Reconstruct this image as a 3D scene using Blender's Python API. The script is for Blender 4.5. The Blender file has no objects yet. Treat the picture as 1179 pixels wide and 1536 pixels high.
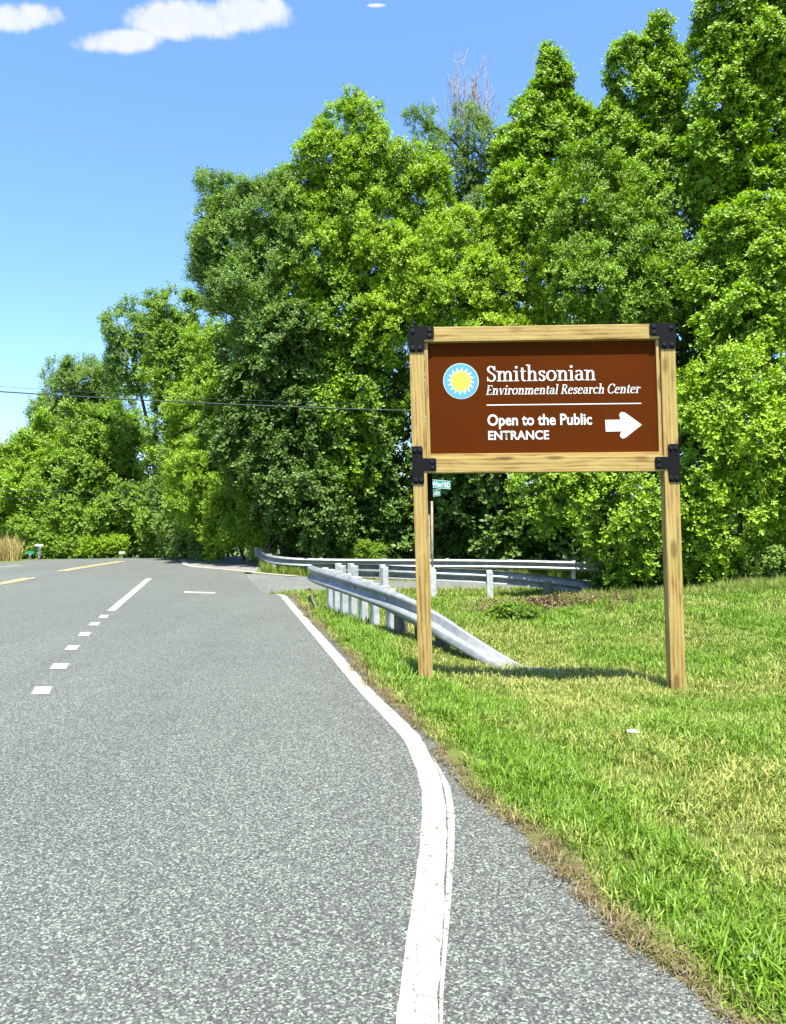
import bpy, bmesh, math, random
import numpy as np
from mathutils import Vector, Matrix, Euler
random.seed(7)
rng = np.random.default_rng(11)
scn = bpy.context.scene
COL = scn.collection
R = math.radians

# ------------------------------------------------------------------ camera
F, CX, CY = 1150.0, 589.5, 768.0
CAM = Vector((0, 0, 1.65))
PITCH, ROLL = math.atan(10 / F), R(0.86)
fw = Vector((0, math.cos(PITCH), math.sin(PITCH)))
r0 = Vector((1, 0, 0)); u0 = r0.cross(fw)
rt = r0 * math.cos(ROLL) - u0 * math.sin(ROLL)
up = r0 * math.sin(ROLL) + u0 * math.cos(ROLL)
cam = bpy.data.cameras.new('camera'); cam.sensor_fit = 'HORIZONTAL'; cam.sensor_width = 36
cam.lens = 36 * F / 1179; cam.clip_end = 3000; cam.clip_start = 0.05
camo = bpy.data.objects.new('camera', cam); COL.objects.link(camo)
camo.matrix_world = Matrix(((rt.x, up.x, -fw.x, CAM.x), (rt.y, up.y, -fw.y, CAM.y), (rt.z, up.z, -fw.z, CAM.z), (0, 0, 0, 1)))
scn.camera = camo

def ray(px, py):
    return fw + rt * ((px - CX) / F) + up * ((CY - py) / F)
def at(px, py, Y):                       # the point seen there at depth Y
    d = ray(px, py); return CAM + d * (Y / d.y)
def gp(px, py, z=0.0):                   # the point seen there at height z
    d = ray(px, py); return CAM + d * ((z - CAM.z) / d.z)

# ------------------------------------------------------------------ world, sun, exposure
SUN_EL, SUN_AZ = R(73), R(8)            # azimuth from straight behind the camera towards the right
sdir = Vector((math.sin(SUN_AZ) * math.cos(SUN_EL), -math.cos(SUN_AZ) * math.cos(SUN_EL), math.sin(SUN_EL)))
world = bpy.data.worlds.new("World"); scn.world = world; world.use_nodes = True
wn = world.node_tree; wn.nodes.clear()
class NT:
    def __init__(s, nt): s.nt = nt
    def n(s, t, **k):
        o = s.nt.nodes.new(t)
        for a, b in k.items():
            if a.startswith('i_'):
                key = a[2:]; key = int(key) if key.isdigit() else key.replace('_', ' ')
                o.inputs[key].default_value = b
            else: setattr(o, a, b)
        return o
    def l(s, a, b): s.nt.links.new(a, b)
    def m(s, op, a, b=None, c=None, clamp=False):
        o = s.nt.nodes.new('ShaderNodeMath'); o.operation = op; o.use_clamp = clamp
        for i, v in enumerate((a, b, c)):
            if v is None: continue
            if isinstance(v, (int, float)): o.inputs[i].default_value = v
            else: s.l(v, o.inputs[i])
        return o.outputs[0]
    def noise(s, vec, scale, detail=4, rough=.55, dist=0):
        o = s.n('ShaderNodeTexNoise'); o.inputs['Scale'].default_value = scale
        o.inputs['Detail'].default_value = detail; o.inputs['Roughness'].default_value = rough
        o.inputs['Distortion'].default_value = dist
        if vec is not None: s.l(vec, o.inputs['Vector'])
        return o.outputs['Fac']
    def mix(s, fac, a, b, mode='MIX'):
        o = s.nt.nodes.new('ShaderNodeMix'); o.data_type = 'RGBA'; o.blend_type = mode
        for i, v in ((0, fac), (6, a), (7, b)):
            if isinstance(v, (int, float)): o.inputs[i].default_value = v
            elif isinstance(v, tuple): o.inputs[i].default_value = (*v[:3], 1)
            else: s.l(v, o.inputs[i])
        return o.outputs[2]
    def ramp(s, fac, stops, interp='LINEAR'):
        o = s.n('ShaderNodeValToRGB'); cr = o.color_ramp; cr.interpolation = interp
        while len(cr.elements) < len(stops): cr.elements.new(0.5)
        for e, (p, c) in zip(cr.elements, stops):
            e.position = p; e.color = (*c, 1) if isinstance(c, tuple) else (c, c, c, 1)
        s.l(fac, o.inputs[0]); return o.outputs[0]
w = NT(wn)
sky = w.n('ShaderNodeTexSky', sky_type='NISHITA', sun_disc=False, sun_elevation=SUN_EL,
          sun_rotation=math.pi - SUN_AZ, altitude=50, air_density=1.0, dust_density=1.3, ozone_density=1.2)
hs = w.n('ShaderNodeHueSaturation'); hs.inputs['Saturation'].default_value = 1.12; w.l(sky.outputs[0], hs.inputs['Color'])
skyc = w.mix(1.0, hs.outputs[0], (0.82, 0.955, 1.14), 'MULTIPLY')
tc = w.n('ShaderNodeTexCoord'); sep = w.n('ShaderNodeSeparateXYZ'); w.l(tc.outputs['Generated'], sep.inputs[0])
ey = w.m('MAXIMUM', sep.outputs[1], 0.02)
uu = w.m('DIVIDE', sep.outputs[0], ey); vv = w.m('DIVIDE', sep.outputs[2], ey)
nz = w.noise(tc.outputs['Generated'], 14, 7, .6); nz2 = w.noise(tc.outputs['Generated'], 45, 5, .6)
nsum = w.m('ADD', w.m('MULTIPLY', w.m('SUBTRACT', nz, .5), 2.6), w.m('MULTIPLY', w.m('SUBTRACT', nz2, .5), 1.1))
cl = None
for (px, py, rx, ry) in ((290, 16, 120, 34), (370, 8, 80, 34), (190, 45, 75, 24), (30, 4, 80, 26), (576, 3, 18, 4), (900, -330, 240, 70), (-420, 120, 200, 50), (1700, 60, 240, 50)):
    a = w.m('POWER', w.m('DIVIDE', w.m('SUBTRACT', uu, (px - 589.5) / F), rx / F), 2.0)
    b = w.m('POWER', w.m('DIVIDE', w.m('SUBTRACT', vv, (778 - py) / F + 0.015 * (px - 589.5) / F), ry / F), 2.0)
    e = w.m('SUBTRACT', 1.0, w.m('ADD', a, b)); e = w.m('MAXIMUM', e, -3.0)
    cl = e if cl is None else w.m('MAXIMUM', cl, e)
cm = w.m('ADD', cl, nsum)
cmask = w.ramp(cm, [(0.0, 0.0), (0.85, 1.0)], 'EASE')
front = w.m('GREATER_THAN', sep.outputs[1], 0.05)
cmask = w.m('MULTIPLY', cmask, front)
ccol = w.mix(nz2, (2.5, 2.7, 2.95), (3.4, 3.45, 3.5))
fin = w.mix(w.m('MULTIPLY', cmask, .92), skyc, ccol)
bg = w.n('ShaderNodeBackground'); bg.inputs['Strength'].default_value = 0.088; w.l(fin, bg.inputs['Color'])
wo = w.n('ShaderNodeOutputWorld'); w.l(bg.outputs[0], wo.inputs[0])
sl = bpy.data.lights.new('sun', 'SUN'); sl.energy = 4.6; sl.angle = R(0.53); sl.color = (1.0, 0.955, 0.88)
so = bpy.data.objects.new('sun', sl); COL.objects.link(so)
so.rotation_euler = (-sdir).to_track_quat('-Z', 'Y').to_euler(); so.location = (0, 0, 40)
scn.view_settings.view_transform = 'Standard'; scn.view_settings.look = 'None'
scn.view_settings.exposure = 1.85; scn.view_settings.gamma = 1.0
scn.view_settings.use_curve_mapping = False

# ------------------------------------------------------------------ helpers
def vnoise(x, y, s=1.0, seed=0):
    x = np.asarray(x, float) / s; y = np.asarray(y, float) / s
    xi = np.floor(x).astype(np.int64); yi = np.floor(y).astype(np.int64)
    fx = x - xi; fy = y - yi; fx = fx * fx * (3 - 2 * fx); fy = fy * fy * (3 - 2 * fy)
    def h(a, b):
        n = (a * 374761393 + b * 668265263 + seed * 1442695041) & 0x7fffffff
        n = ((n ^ (n >> 13)) * 1274126177) & 0x7fffffff
        return ((n ^ (n >> 16)) & 0xffff) / 65535.0
    return (h(xi, yi) * (1 - fx) + h(xi + 1, yi) * fx) * (1 - fy) + (h(xi, yi + 1) * (1 - fx) + h(xi + 1, yi + 1) * fx) * fy

def link(name, me, mat=None, parent=None, **props):
    o = bpy.data.objects.new(name, me); COL.objects.link(o)
    if mat is not None and me is not None:
        for m_ in (mat if isinstance(mat, (list, tuple)) else [mat]): me.materials.append(m_)
    if parent is not None:
        o.parent = parent; o.matrix_parent_inverse = parent.matrix_basis.inverted()
    for k, v in props.items(): o[k] = v
    return o
def empty(name, loc, label, cat, group=None):
    o = bpy.data.objects.new(name, None); COL.objects.link(o); o.location = loc
    o['label'] = label; o['category'] = cat; o.empty_display_size = .2
    if group: o['group'] = group
    return o
def mesh(verts, faces, name='m', smooth=False):
    me = bpy.data.meshes.new(name)
    me.from_pydata([tuple(v) for v in verts], [], faces); me.update()
    if smooth: me.polygons.foreach_set('use_smooth', [True] * len(me.polygons))
    return me
class MB:
    """collects shapes into one mesh"""
    def __init__(s): s.v = []; s.f = []; s.mi = []
    def add(s, v, f, mi=0):
        b = len(s.v); s.v += [Vector(q) for q in v]; s.f += [[i + b for i in q] for q in f]; s.mi += [mi] * len(f); return s
    def hexa(s, c, mi=0):           # 8 corners: bottom 4 ccw, top 4 ccw
        return s.add(c, [(3, 2, 1, 0), (4, 5, 6, 7), (0, 1, 5, 4), (1, 2, 6, 5), (2, 3, 7, 6), (3, 0, 4, 7)], mi)
    def box(s, c, sz, rz=0, mi=0):
        x, y, z = sz[0] / 2, sz[1] / 2, sz[2] / 2; M = Matrix.Rotation(rz, 3, 'Z'); c = Vector(c)
        return s.hexa([c + M @ Vector(p) for p in ((-x, -y, -z), (x, -y, -z), (x, y, -z), (-x, y, -z), (-x, -y, z), (x, -y, z), (x, y, z), (-x, y, z))], mi)
    def tube(s, pts, rad, n=8, mi=0):
        pts = [Vector(p) for p in pts]; k = len(pts)
        rad = rad if isinstance(rad, (list, tuple)) else [rad] * k
        V = []; ref = Vector((0.31, 0.2, 0.93))
        for i, p in enumerate(pts):
            t = (pts[min(i + 1, k - 1)] - pts[max(i - 1, 0)]).normalized()
            a = t.cross(ref)
            if a.length < .1: a = t.cross(Vector((1, 0, 0)))
            a.normalize(); b = t.cross(a)
            V += [p + (a * math.cos(2 * math.pi * j / n) + b * math.sin(2 * math.pi * j / n)) * rad[i] for j in range(n)]
        Fc = [(i * n + j, i * n + (j + 1) % n, (i + 1) * n + (j + 1) % n, (i + 1) * n + j) for i in range(k - 1) for j in range(n)]
        Fc += [tuple(range(n))[::-1], tuple((k - 1) * n + j for j in range(n))]
        return s.add(V, Fc, mi)
    def me(s, name='m', smooth=False):
        m_ = mesh(s.v, s.f, name, smooth); m_.polygons.foreach_set('material_index', s.mi); return m_
    def link(s, name, mat, parent=None, smooth=False, bevel=0, **props):
        o = link(name, s.me(name, smooth), mat, parent, **props)
        if bevel:
            b = o.modifiers.new('bevel', 'BEVEL'); b.width = bevel; b.segments = 2; b.limit_method = 'ANGLE'
        return o
def fix_normals(me):
    bm = bmesh.new(); bm.from_mesh(me); bmesh.ops.recalc_face_normals(bm, faces=bm.faces); bm.to_mesh(me); bm.free()

# ------------------------------------------------------------------ terrain
def interp(tab, y):
    a = np.array(tab, float); return np.interp(y, a[:, 0], a[:, 1])
# right edge of the asphalt of the main road (y, x), from near to the corner of the side road
EDGE = [(-30, 3.4), (-3, 2.35), (0, 1.85)]
for px, py in ((1090, 1536), (1010, 1462), (930, 1400), (830, 1310), (768, 1245), (692, 1185), (640, 1112), (600, 1075), (567, 1043), (517, 985), (462, 925), (430, 888)):
    p = gp(px, py); EDGE.append((p.y, p.x))
Y_C = EDGE[-1][0]                          # where the side road begins
NEAR_Y = [(-3.4, Y_C - .6), (-3.0, Y_C + .1), (-2.4, Y_C + .8), (-1, Y_C + 2.0), (1, 21.3), (3, 21.7), (6, 22.0), (20, 24.5), (60, 34)]   # near edge of the side road
FAR_Y = [(-9, 26.2), (-4.9, 24.5), (-3.2, 23.4), (-1.5, 23.3), (0, 23.7), (1.5, 24.3), (6, 25.0), (20, 28.0), (60, 38)]
LEFT = [(-30, -2), (-3, -8.3), (0, -9.2), (8, -11.6), (16, -13.9), (24, -16.2), (30, -16.9), (35, -16.6), (41, -15.6), (50, -12), (80, 4)]
RIGHT2 = [(25.1, -4.6), (28, -5.0), (32, -5.7), (36, -6.4), (41, -6.6), (50, -3), (80, 13)]
CTRL = np.array([
    (0.33, 8.0, .0), (3.1, 7.9, -.235), (1.7, 8.0, -.14), (1.8, 8.5, -.27), (.9, 8.5, -.17), (2.8, 8.5, -.27), (1.7, 9.3, -.27), (2.2, 3.5, -.03), (1.5, 6, -.06), (3.2, 5.6, -.12), (5, 6.0, -.10), (6.5, 8, .02),
    (3.2, 10.5, -.17), (6, 11.5, -.02), (8.2, 15, .16), (11, 15, .42), (2.6, 12.6, -.14), (-.6, 14, -.12), (.8, 16, -.36), (1.2, 19.4, -.42),
    (3.2, 19.5, -.42), (5.3, 18, -.30), (5, 14.6, .0), (8, 20, .1), (4, 23, -.48), (8, 24.5, -.5), (4, 28, -.45), (0, 27.5, -.42), (-3.4, 27, -.2), (-5, 33, .1),
    (12, 8, .35), (14, 22, .4), (-.5, 11, -.03), (-1.6, 15.6, -.08), (-1.6, 18.3, -.08), (5, 0, -.1), (20, 10, .7), (20, 30, .6), (-20, 25, .0), (-22, 34, .0)])
def crest(y):
    d = np.clip(y - 33.0, 0, None); return -np.where(d < 9, .0042 * d * d, .0042 * 81 + .0756 * (np.clip(d - 9, 0, 22)))
def side_fall(x):
    return np.interp(x, [-6, -3, 1, 4, 8, 30], [0, -.06, -.34, -.42, -.46, -.2])
def road_dist(x, y):
    """signed distance-like measure outside the asphalt (positive on grass)"""
    er = np.where(y < Y_C, interp(EDGE, y), 1e3)
    d1 = np.where(y < Y_C + .2, x - er, 0.0)
    yn = interp(NEAR_Y, x); yf = interp(FAR_Y, x)
    xr2 = interp(RIGHT2, y)
    d_side = np.maximum(yn - y, y - yf)                   # >0 outside the side road strip
    d_main_r = np.where(y < Y_C, x - interp(EDGE, y), np.where(y > 25.1, x - xr2, np.where(x < -3.1, -1.0, 9.0)))
    d_main = np.maximum(d_main_r, interp(LEFT, y) - x)
    d_side = np.where(x > -5, d_side, 9.0)
    return np.minimum(d_main, d_side)
def height(x, y, dig=True):
    x = np.asarray(x, float); y = np.asarray(y, float); shp = np.broadcast(x, y).shape
    X = np.broadcast_to(x, shp).ravel(); Y = np.broadcast_to(y, shp).ravel()
    d2 = (X[:, None] - CTRL[None, :, 0]) ** 2 + (Y[:, None] - CTRL[None, :, 1]) ** 2
    s = 0.55 + 0.045 * np.hypot(X, Y)
    wt = np.exp(-d2 / (2 * s[:, None] ** 2)) + 1e-4 / (1 + d2)
    free = (wt * CTRL[None, :, 2]).sum(1) / wt.sum(1)
    d = road_dist(X, Y)
    base = np.where((Y > Y_C - 1) & (Y < 27), side_fall(X), 0.0) * np.clip((Y - (Y_C - 1)) / 1.5, 0, 1) * np.clip((27.5 - Y) / 2, 0, 1)
    t = np.clip(d / 1.1, 0, 1); t = t * t * (3 - 2 * t)
    z = base * (1 - t) + free * t + np.where(d > 0, (vnoise(X, Y, 1.3, 3) - .5) * .05 * t, 0)
    if dig: z = z - np.where(d < -.12, .06, 0.0) - np.clip(d + .12, 0, .02) * 0
    z = z + crest(Y) * np.clip(1 - np.clip(X + 3, 0, 20) / 20, 0, 1)
    return z.reshape(shp)
def hz(x, y): return float(height(np.array([x]), np.array([y]))[0])
def gt(px, py):                          # where that ray meets the terrain
    d = ray(px, py); lo = 1.5
    for k in range(4000):
        p = CAM + d * (lo / d.y)
        if p.z <= hz(p.x, p.y): return p
        lo += .03 if lo < 30 else .15
    return p

# ------------------------------------------------------------------ materials
def newmat(name, rough=.6, spec=.5, metal=0.0):
    m_ = bpy.data.materials.new(name); m_.use_nodes = True; nt = m_.node_tree
    b = nt.nodes['Principled BSDF']; b.inputs['Roughness'].default_value = rough
    b.inputs['Specular IOR Level'].default_value = spec; b.inputs['Metallic'].default_value = metal
    return m_, NT(nt), b
def bump(k, b, h, strength=.3, dist=.01):
    o = k.n('ShaderNodeBump'); o.inputs['Strength'].default_value = strength; o.inputs['Distance'].default_value = dist
    k.l(h, o.inputs['Height']); k.l(o.outputs[0], b.inputs['Normal'])
def objco(k, scale=None):
    t = k.n('ShaderNodeTexCoord').outputs['Object']
    if scale:
        mp = k.n('ShaderNodeMapping'); mp.inputs['Scale'].default_value = scale; k.l(t, mp.inputs[0]); return mp.outputs[0]
    return t
def plain(name, col, rough=.6, var=.12, scale=12, metal=0.0, bmp=.1, spec=.5):
    m_, k, b = newmat(name, rough, spec, metal); v = objco(k)
    n_ = k.noise(v, scale, 5)
    c1 = tuple(c * (1 - var) for c in col); c2 = tuple(min(1, c * (1 + var)) for c in col)
    k.l(k.mix(k.ramp(n_, [(.3, 0.), (.7, 1.)]), c1, c2), b.inputs['Base Color'])
    if bmp: bump(k, b, k.noise(v, scale * 6, 4), bmp, .003)
    return m_

def asphalt(name, lo, hi, tint):
    m_, k, b = newmat(name, .85, .35); v = objco(k)
    v1 = k.n('ShaderNodeTexVoronoi'); v1.inputs['Scale'].default_value = 125; k.l(v, v1.inputs['Vector'])
    v2 = k.n('ShaderNodeTexVoronoi'); v2.inputs['Scale'].default_value = 260; k.l(v, v2.inputs['Vector'])
    s1 = k.n('ShaderNodeSeparateColor'); k.l(v1.outputs['Color'], s1.inputs[0])
    n1 = k.noise(v, 60, 4, .7); n0 = k.noise(v, .35, 4, .55); n3 = k.noise(v, 2.3, 6, .6)
    stretch = k.n('ShaderNodeMapping'); stretch.inputs['Rotation'].default_value = (0, 0, R(-14)); stretch.inputs['Scale'].default_value = (1.1, .05, 1); k.l(v, stretch.inputs[0])
    trk = k.noise(stretch.outputs[0], 1.0, 3, .5)
    f = k.m('ADD', k.m('MULTIPLY', s1.outputs[0], .5), k.m('MULTIPLY', n1, .5))
    col = k.ramp(f, [(.16, tuple(lo * t for t in tint)), (.45, tuple((lo * .55 + hi * .45) * t for t in tint)), (.62, tuple(hi * t for t in tint)), (.85, tuple(min(.8, hi * 3.2) * t for t in tint))])
    big = k.m('ADD', k.m('ADD', k.m('MULTIPLY', n0, .5), k.m('MULTIPLY', n3, .35)), k.m('MULTIPLY', trk, .35))
    g = k.ramp(big, [(.35, .80), (.85, 1.18)])
    k.l(k.mix(1.0, col, g, 'MULTIPLY'), b.inputs['Base Color'])
    bump(k, b, k.m('ADD', v2.outputs['Distance'], k.m('MULTIPLY', n1, .6)), .55, .004)
    return m_
M_ROAD = asphalt('asphalt', .017, .088, (.95, 1.06, .90))
M_SIDE = asphalt('pale_asphalt', .024, .108, (.97, 1.05, .90))

M_GRAVEL = asphalt('pale_gravel', .05, .15, (1.04, 1.0, .85))
def paint(name, col, wear=.5):
    m_, k, b = newmat(name, .6, .4); v = objco(k)
    n1 = k.noise(v, 22, 6, .72); n2 = k.noise(v, 70, 3, .6); n3 = k.noise(v, 3, 3)
    f = k.m('ADD', k.m('MULTIPLY', n1, .75), k.m('MULTIPLY', n3, .25))
    vc = k.n('ShaderNodeTexVoronoi', feature='DISTANCE_TO_EDGE'); vc.inputs['Scale'].default_value = 17; vv_ = k.mix(.08, v, k.n('ShaderNodeTexNoise', i_Scale=14.0).outputs['Color'], 'ADD'); k.l(vv_, vc.inputs['Vector'])
    cr = k.m('MULTIPLY', k.ramp(vc.outputs['Distance'], [(.012, 1.), (.04, 0.)]), k.ramp(n1, [(.50, 0.), (.56, 1.)]))
    worn = k.m('MAXIMUM', cr, k.ramp(f, [(.385 + .08 * (wear - .5), 1.), (.42 + .08 * (wear - .5), 0.)]))
    c = k.mix(k.ramp(n2, [(.35, 0.), (.7, 1.)]), tuple(q * .86 for q in col), col)
    k.l(k.mix(worn, c, (.08, .08, .07)), b.inputs['Base Color'])
    bump(k, b, n2, .4, .003)
    return m_
M_WHITE = paint('white_road_paint', (.262, .26, .215), .62)
M_WHITE_OLD = paint('worn_white_road_paint', (.25, .247, .21), .75)
M_YEL = paint('yellow_road_paint', (.38, .31, .14), .5)

def ground_mat():
    m_, k, b = newmat('soil_and_turf', .95, .15); v = objco(k)
    n0 = k.noise(v, .5, 5, .6); n1 = k.noise(v, 9, 6, .7); n2 = k.noise(v, 60, 4, .7)
    turf = k.ramp(n1, [(.3, (.035, .06, .012)), (.55, (.09, .125, .025)), (.8, (.17, .165, .06))])
    dry = k.ramp(n2, [(.3, (.035, .026, .012)), (.7, (.13, .10, .05))])
    at_ = k.n('ShaderNodeAttribute', attribute_name='soil')
    k.l(k.mix(at_.outputs['Fac'], turf, dry), b.inputs['Base Color'])
    bump(k, b, k.m('ADD', n1, n2), .7, .02)
    return m_
M_GROUND = ground_mat()

def leafmat(name, col, var=.38, tr=.30, yellow=(.28, .32, .03), rough=.5):
    m_, k, b = newmat(name, rough, .35)
    oi = k.n('ShaderNodeObjectInfo'); n_ = k.noise(objco(k), 9, 2)
    geo = k.n('ShaderNodeNewGeometry')
    rr = k.m('ADD', k.m('MULTIPLY', oi.outputs['Random'], .6), k.m('MULTIPLY', geo.outputs['Random Per Island'], .4))
    dark = tuple(c * (1 - var) for c in col); lite = tuple(c * (1 + var * .9) for c in col)
    c = k.ramp(rr, [(.1, dark), (.5, col), (.85, lite), (1., tuple(.6 * a + .4 * q for a, q in zip(lite, yellow)))])
    k.l(c, b.inputs['Base Color'])
    t = k.n('ShaderNodeBsdfTranslucent'); tcx = k.mix(1.0, c, (1.15, 1.25, .35), 'MULTIPLY'); k.l(tcx, t.inputs['Color'])
    mx = k.n('ShaderNodeMixShader'); mx.inputs[0].default_value = tr
    k.l(b.outputs[0], mx.inputs[1]); k.l(t.outputs[0], mx.inputs[2])
    k.l(mx.outputs[0], k.nt.nodes['Material Output'].inputs[0])
    return m_
LEAF = {
    'lime': leafmat('lime_leaves', (.225, .355, .010)),
    'sunlime': leafmat('sunny_lime_leaves', (.27, .40, .012), .32),
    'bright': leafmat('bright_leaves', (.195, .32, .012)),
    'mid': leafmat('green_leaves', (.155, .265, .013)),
    'dark': leafmat('dark_green_leaves', (.075, .14, .014)),  # dark green crowns; on the low thickets it stands in for shade
    'blue': leafmat('blue_green_leaves', (.15, .255, .040)),
    'pale': leafmat('pale_green_leaves', (.15, .245, .035)),
    'weed': leafmat('weed_leaves', (.13, .22, .012)),
    'litter': leafmat('dead_leaves', (.13, .09, .035), yellow=(.4, .3, .15), tr=.1),
}
def grassmat(name, green, dry):
    m_, k, b = newmat(name, .5, .4)
    geo = k.n('ShaderNodeNewGeometry')
    at_ = k.n('ShaderNodeAttribute', attribute_name='dry', attribute_type='INSTANCER')
    r_ = geo.outputs['Random Per Island']
    g = k.ramp(r_, [(0., tuple(c * .6 for c in green)), (.5, green), (1., tuple(c * 1.45 for c in green))])
    d_ = k.ramp(r_, [(0., tuple(c * .7 for c in dry)), (1., tuple(min(.9, c * 1.3) for c in dry))])
    f = k.ramp(k.m('ADD', at_.outputs['Fac'], k.m('MULTIPLY', k.m('SUBTRACT', r_, .5), .9)), [(.35, 0.), (.65, 1.)])
    c = k.mix(f, g, d_); k.l(c, b.inputs['Base Color'])
    t = k.n('ShaderNodeBsdfTranslucent'); k.l(c, t.inputs['Color'])
    mx = k.n('ShaderNodeMixShader'); mx.inputs[0].default_value = .35
    k.l(b.outputs[0], mx.inputs[1]); k.l(t.outputs[0], mx.inputs[2]); k.l(mx.outputs[0], k.nt.nodes['Material Output'].inputs[0])
    return m_
M_GRASS = grassmat('lawn_grass', (.125, .225, .014), (.30, .31, .075))
M_THATCH = grassmat('matted_dead_grass', (.13, .17, .02), (.17, .13, .06))
M_STRAW = grassmat('tall_dry_grass', (.17, .21, .03), (.42, .33, .12))

def wood():
    m_, k, b = newmat('treated_pine', .62, .25); 
    uv = k.n('ShaderNodeAttribute', attribute_name='grain').outputs['Vector']
    mp = k.n('ShaderNodeMapping'); mp.inputs['Scale'].default_value = (1.3, 9, 9); k.l(uv, mp.inputs[0])
    n1 = k.noise(mp.outputs[0], 1.6, 5, .6, .6); 
    mp2 = k.n('ShaderNodeMapping'); mp2.inputs['Scale'].default_value = (3.0, 60, 60); k.l(uv, mp2.inputs[0])
    n2 = k.noise(mp2.outputs[0], 2, 4, .6)
    wv = k.n('ShaderNodeTexWave', wave_type='BANDS', bands_direction='Y'); wv.inputs['Scale'].default_value = .9; wv.inputs['Distortion'].default_value = 6; wv.inputs['Detail'].default_value = 3; wv.inputs['Detail Scale'].default_value = .7
    k.l(mp.outputs[0], wv.inputs['Vector'])
    f = k.m('ADD', k.m('ADD', k.m('MULTIPLY', n1, .66), k.m('MULTIPLY', n2, .18)), k.m('MULTIPLY', wv.outputs['Fac'], .14))
    c = k.ramp(f, [(.32, (.17, .085, .018)), (.44, (.33, .215, .062)), (.58, (.40, .285, .095)), (.8, (.46, .345, .14))])
    vo = k.n('ShaderNodeTexVoronoi'); vo.inputs['Scale'].default_value = 1.0
    mp3 = k.n('ShaderNodeMapping'); mp3.inputs['Scale'].default_value = (1.9, 5.5, 5.5); k.l(uv, mp3.inputs[0]); k.l(mp3.outputs[0], vo.inputs['Vector'])
    kn = k.ramp(vo.outputs['Distance'], [(.13, 1.), (.19, .5), (.24, 0.)])
    c2 = k.mix(k.m('MULTIPLY', kn, .75), c, (.10, .045, .012))
    n4 = k.noise(uv, 2.2, 4); c3 = k.mix(k.ramp(n4, [(.5, 0.), (.75, .35)]), c2, (.27, .25, .06))
    k.l(c3, b.inputs['Base Color']); bump(k, b, f, .35, .004)
    return m_
M_WOOD = wood()
M_PANEL = plain('brown_sign_sheet', (.078, .0165, .0012), .7, .06, 1.2, bmp=0, spec=.03)
M_LET = plain('white_vinyl', (.66, .65, .61), .5, .03, 20, bmp=0)
M_BLUE = plain('blue_vinyl', (.085, .29, .58), .5, .04, 20, bmp=0)
M_SUNY = plain('yellow_vinyl', (.72, .62, .05), .5, .04, 20, bmp=0)
M_CREAM = plain('pale_vinyl', (.50, .62, .52), .5, .04, 20, bmp=0)
M_BLACK = plain('black_powder_coat', (.006, .006, .007), .75, .2, 30, bmp=.3, spec=.12)
M_BOLT = plain('dark_bolt', (.010, .010, .012), .45, .2, 30, spec=.3)
def galv():
    m_, k, b = newmat('galvanised_steel', .48, .5, .35); v = objco(k)
    n1 = k.noise(v, 6, 5, .6); n2 = k.noise(v, 30, 4, .65); n3 = k.noise(v, 2, 3)
    c = k.ramp(n1, [(.3, (.13, .145, .14)), (.55, (.20, .215, .205)), (.75, (.29, .30, .28))])
    c = k.mix(k.ramp(n2, [(.6, 0.), (.74, .6)]), c, (.20, .17, .12))
    k.l(c, b.inputs['Base Color']); bump(k, b, n2, .2, .004)
    return m_
M_GALV = galv()
M_GPOST = plain('galvanised_post', (.42, .435, .41), .7, .25, 9, metal=.1, bmp=.2)
M_DPOST = plain('weathered_post', (.10, .085, .06), .9, .4, 14, bmp=.6)
M_GREEN = plain('green_street_sign_sheet', (.01, .27, .17), .45, .1, 10, bmp=0)
M_BARK = plain('bark', (.07, .058, .043), .95, .4, 9, bmp=.9)
M_TWIG = plain('bare_twigs', (.26, .24, .21), .9, .2, 9, bmp=.2)
M_WIRE = plain('cable_jacket', (.008, .02, .02), .7, .2, 4, bmp=0)
M_STAKE = plain('aged_stake', (.42, .30, .15), .8, .3, 14, bmp=.4)
M_GRIT = plain('grit_stone', (.10, .095, .08), .9, .5, 60, bmp=.2)
M_POLE = plain('dull_pole', (.20, .18, .12), .8, .3, 6, bmp=.2)
M_STONE = plain('pale_stone', (.70, .68, .60), .8, .15, 20, bmp=.4)

# ------------------------------------------------------------------ ground sheet
def axis(a, b, step, lo, hi, grow=1.25):
    c = list(np.arange(a, b + 1e-6, step)); s = step; v = a
    while v > lo: s *= grow; v -= s; c.insert(0, max(v, lo))
    s = step; v = b
    while v < hi: s *= grow; v += s; c.append(min(v, hi))
    return np.array(c)
gx = axis(-20, 14, .2, -900, 900); gy = axis(1, 40, .2, -300, 1600)
GX, GY = np.meshgrid(gx, gy); GZ = height(GX, GY)
co = np.stack([GX.ravel(), GY.ravel(), GZ.ravel()], 1)
nx, ny = len(gx), len(gy)
ii = (np.arange(ny - 1)[:, None] * nx + np.arange(nx - 1)[None, :]).ravel()
me = bpy.data.meshes.new('ground'); me.from_pydata(co.tolist(), [], np.stack([ii, ii + 1, ii + nx + 1, ii + nx], 1).tolist())
me.polygons.foreach_set('use_smooth', [True] * len(me.polygons))
dd = road_dist(GX, GY).ravel()
soil = np.clip(1.1 - dd / (.10 + .10 * vnoise(GX, GY, .5, 5).ravel()), 0, 1) * (GX.ravel() < 12)
pt = vnoise(GX, GY, 1.4, 9).ravel()
soil = np.maximum(soil, .55 * np.clip((pt - .55) * 4, 0, 1))
q = ((GX.ravel() - 3.3) / 1.5) ** 2 + ((GY.ravel() - 15.6) / 1.3) ** 2
soil = np.maximum(soil, np.clip(1.2 - q, 0, .9))
at_ = me.attributes.new('soil', 'FLOAT', 'POINT'); at_.data.foreach_set('value', soil.astype(np.float32))
link('ground', me, M_GROUND, kind='structure', label='grassy ground with bare dirt along the road edge')

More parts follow.
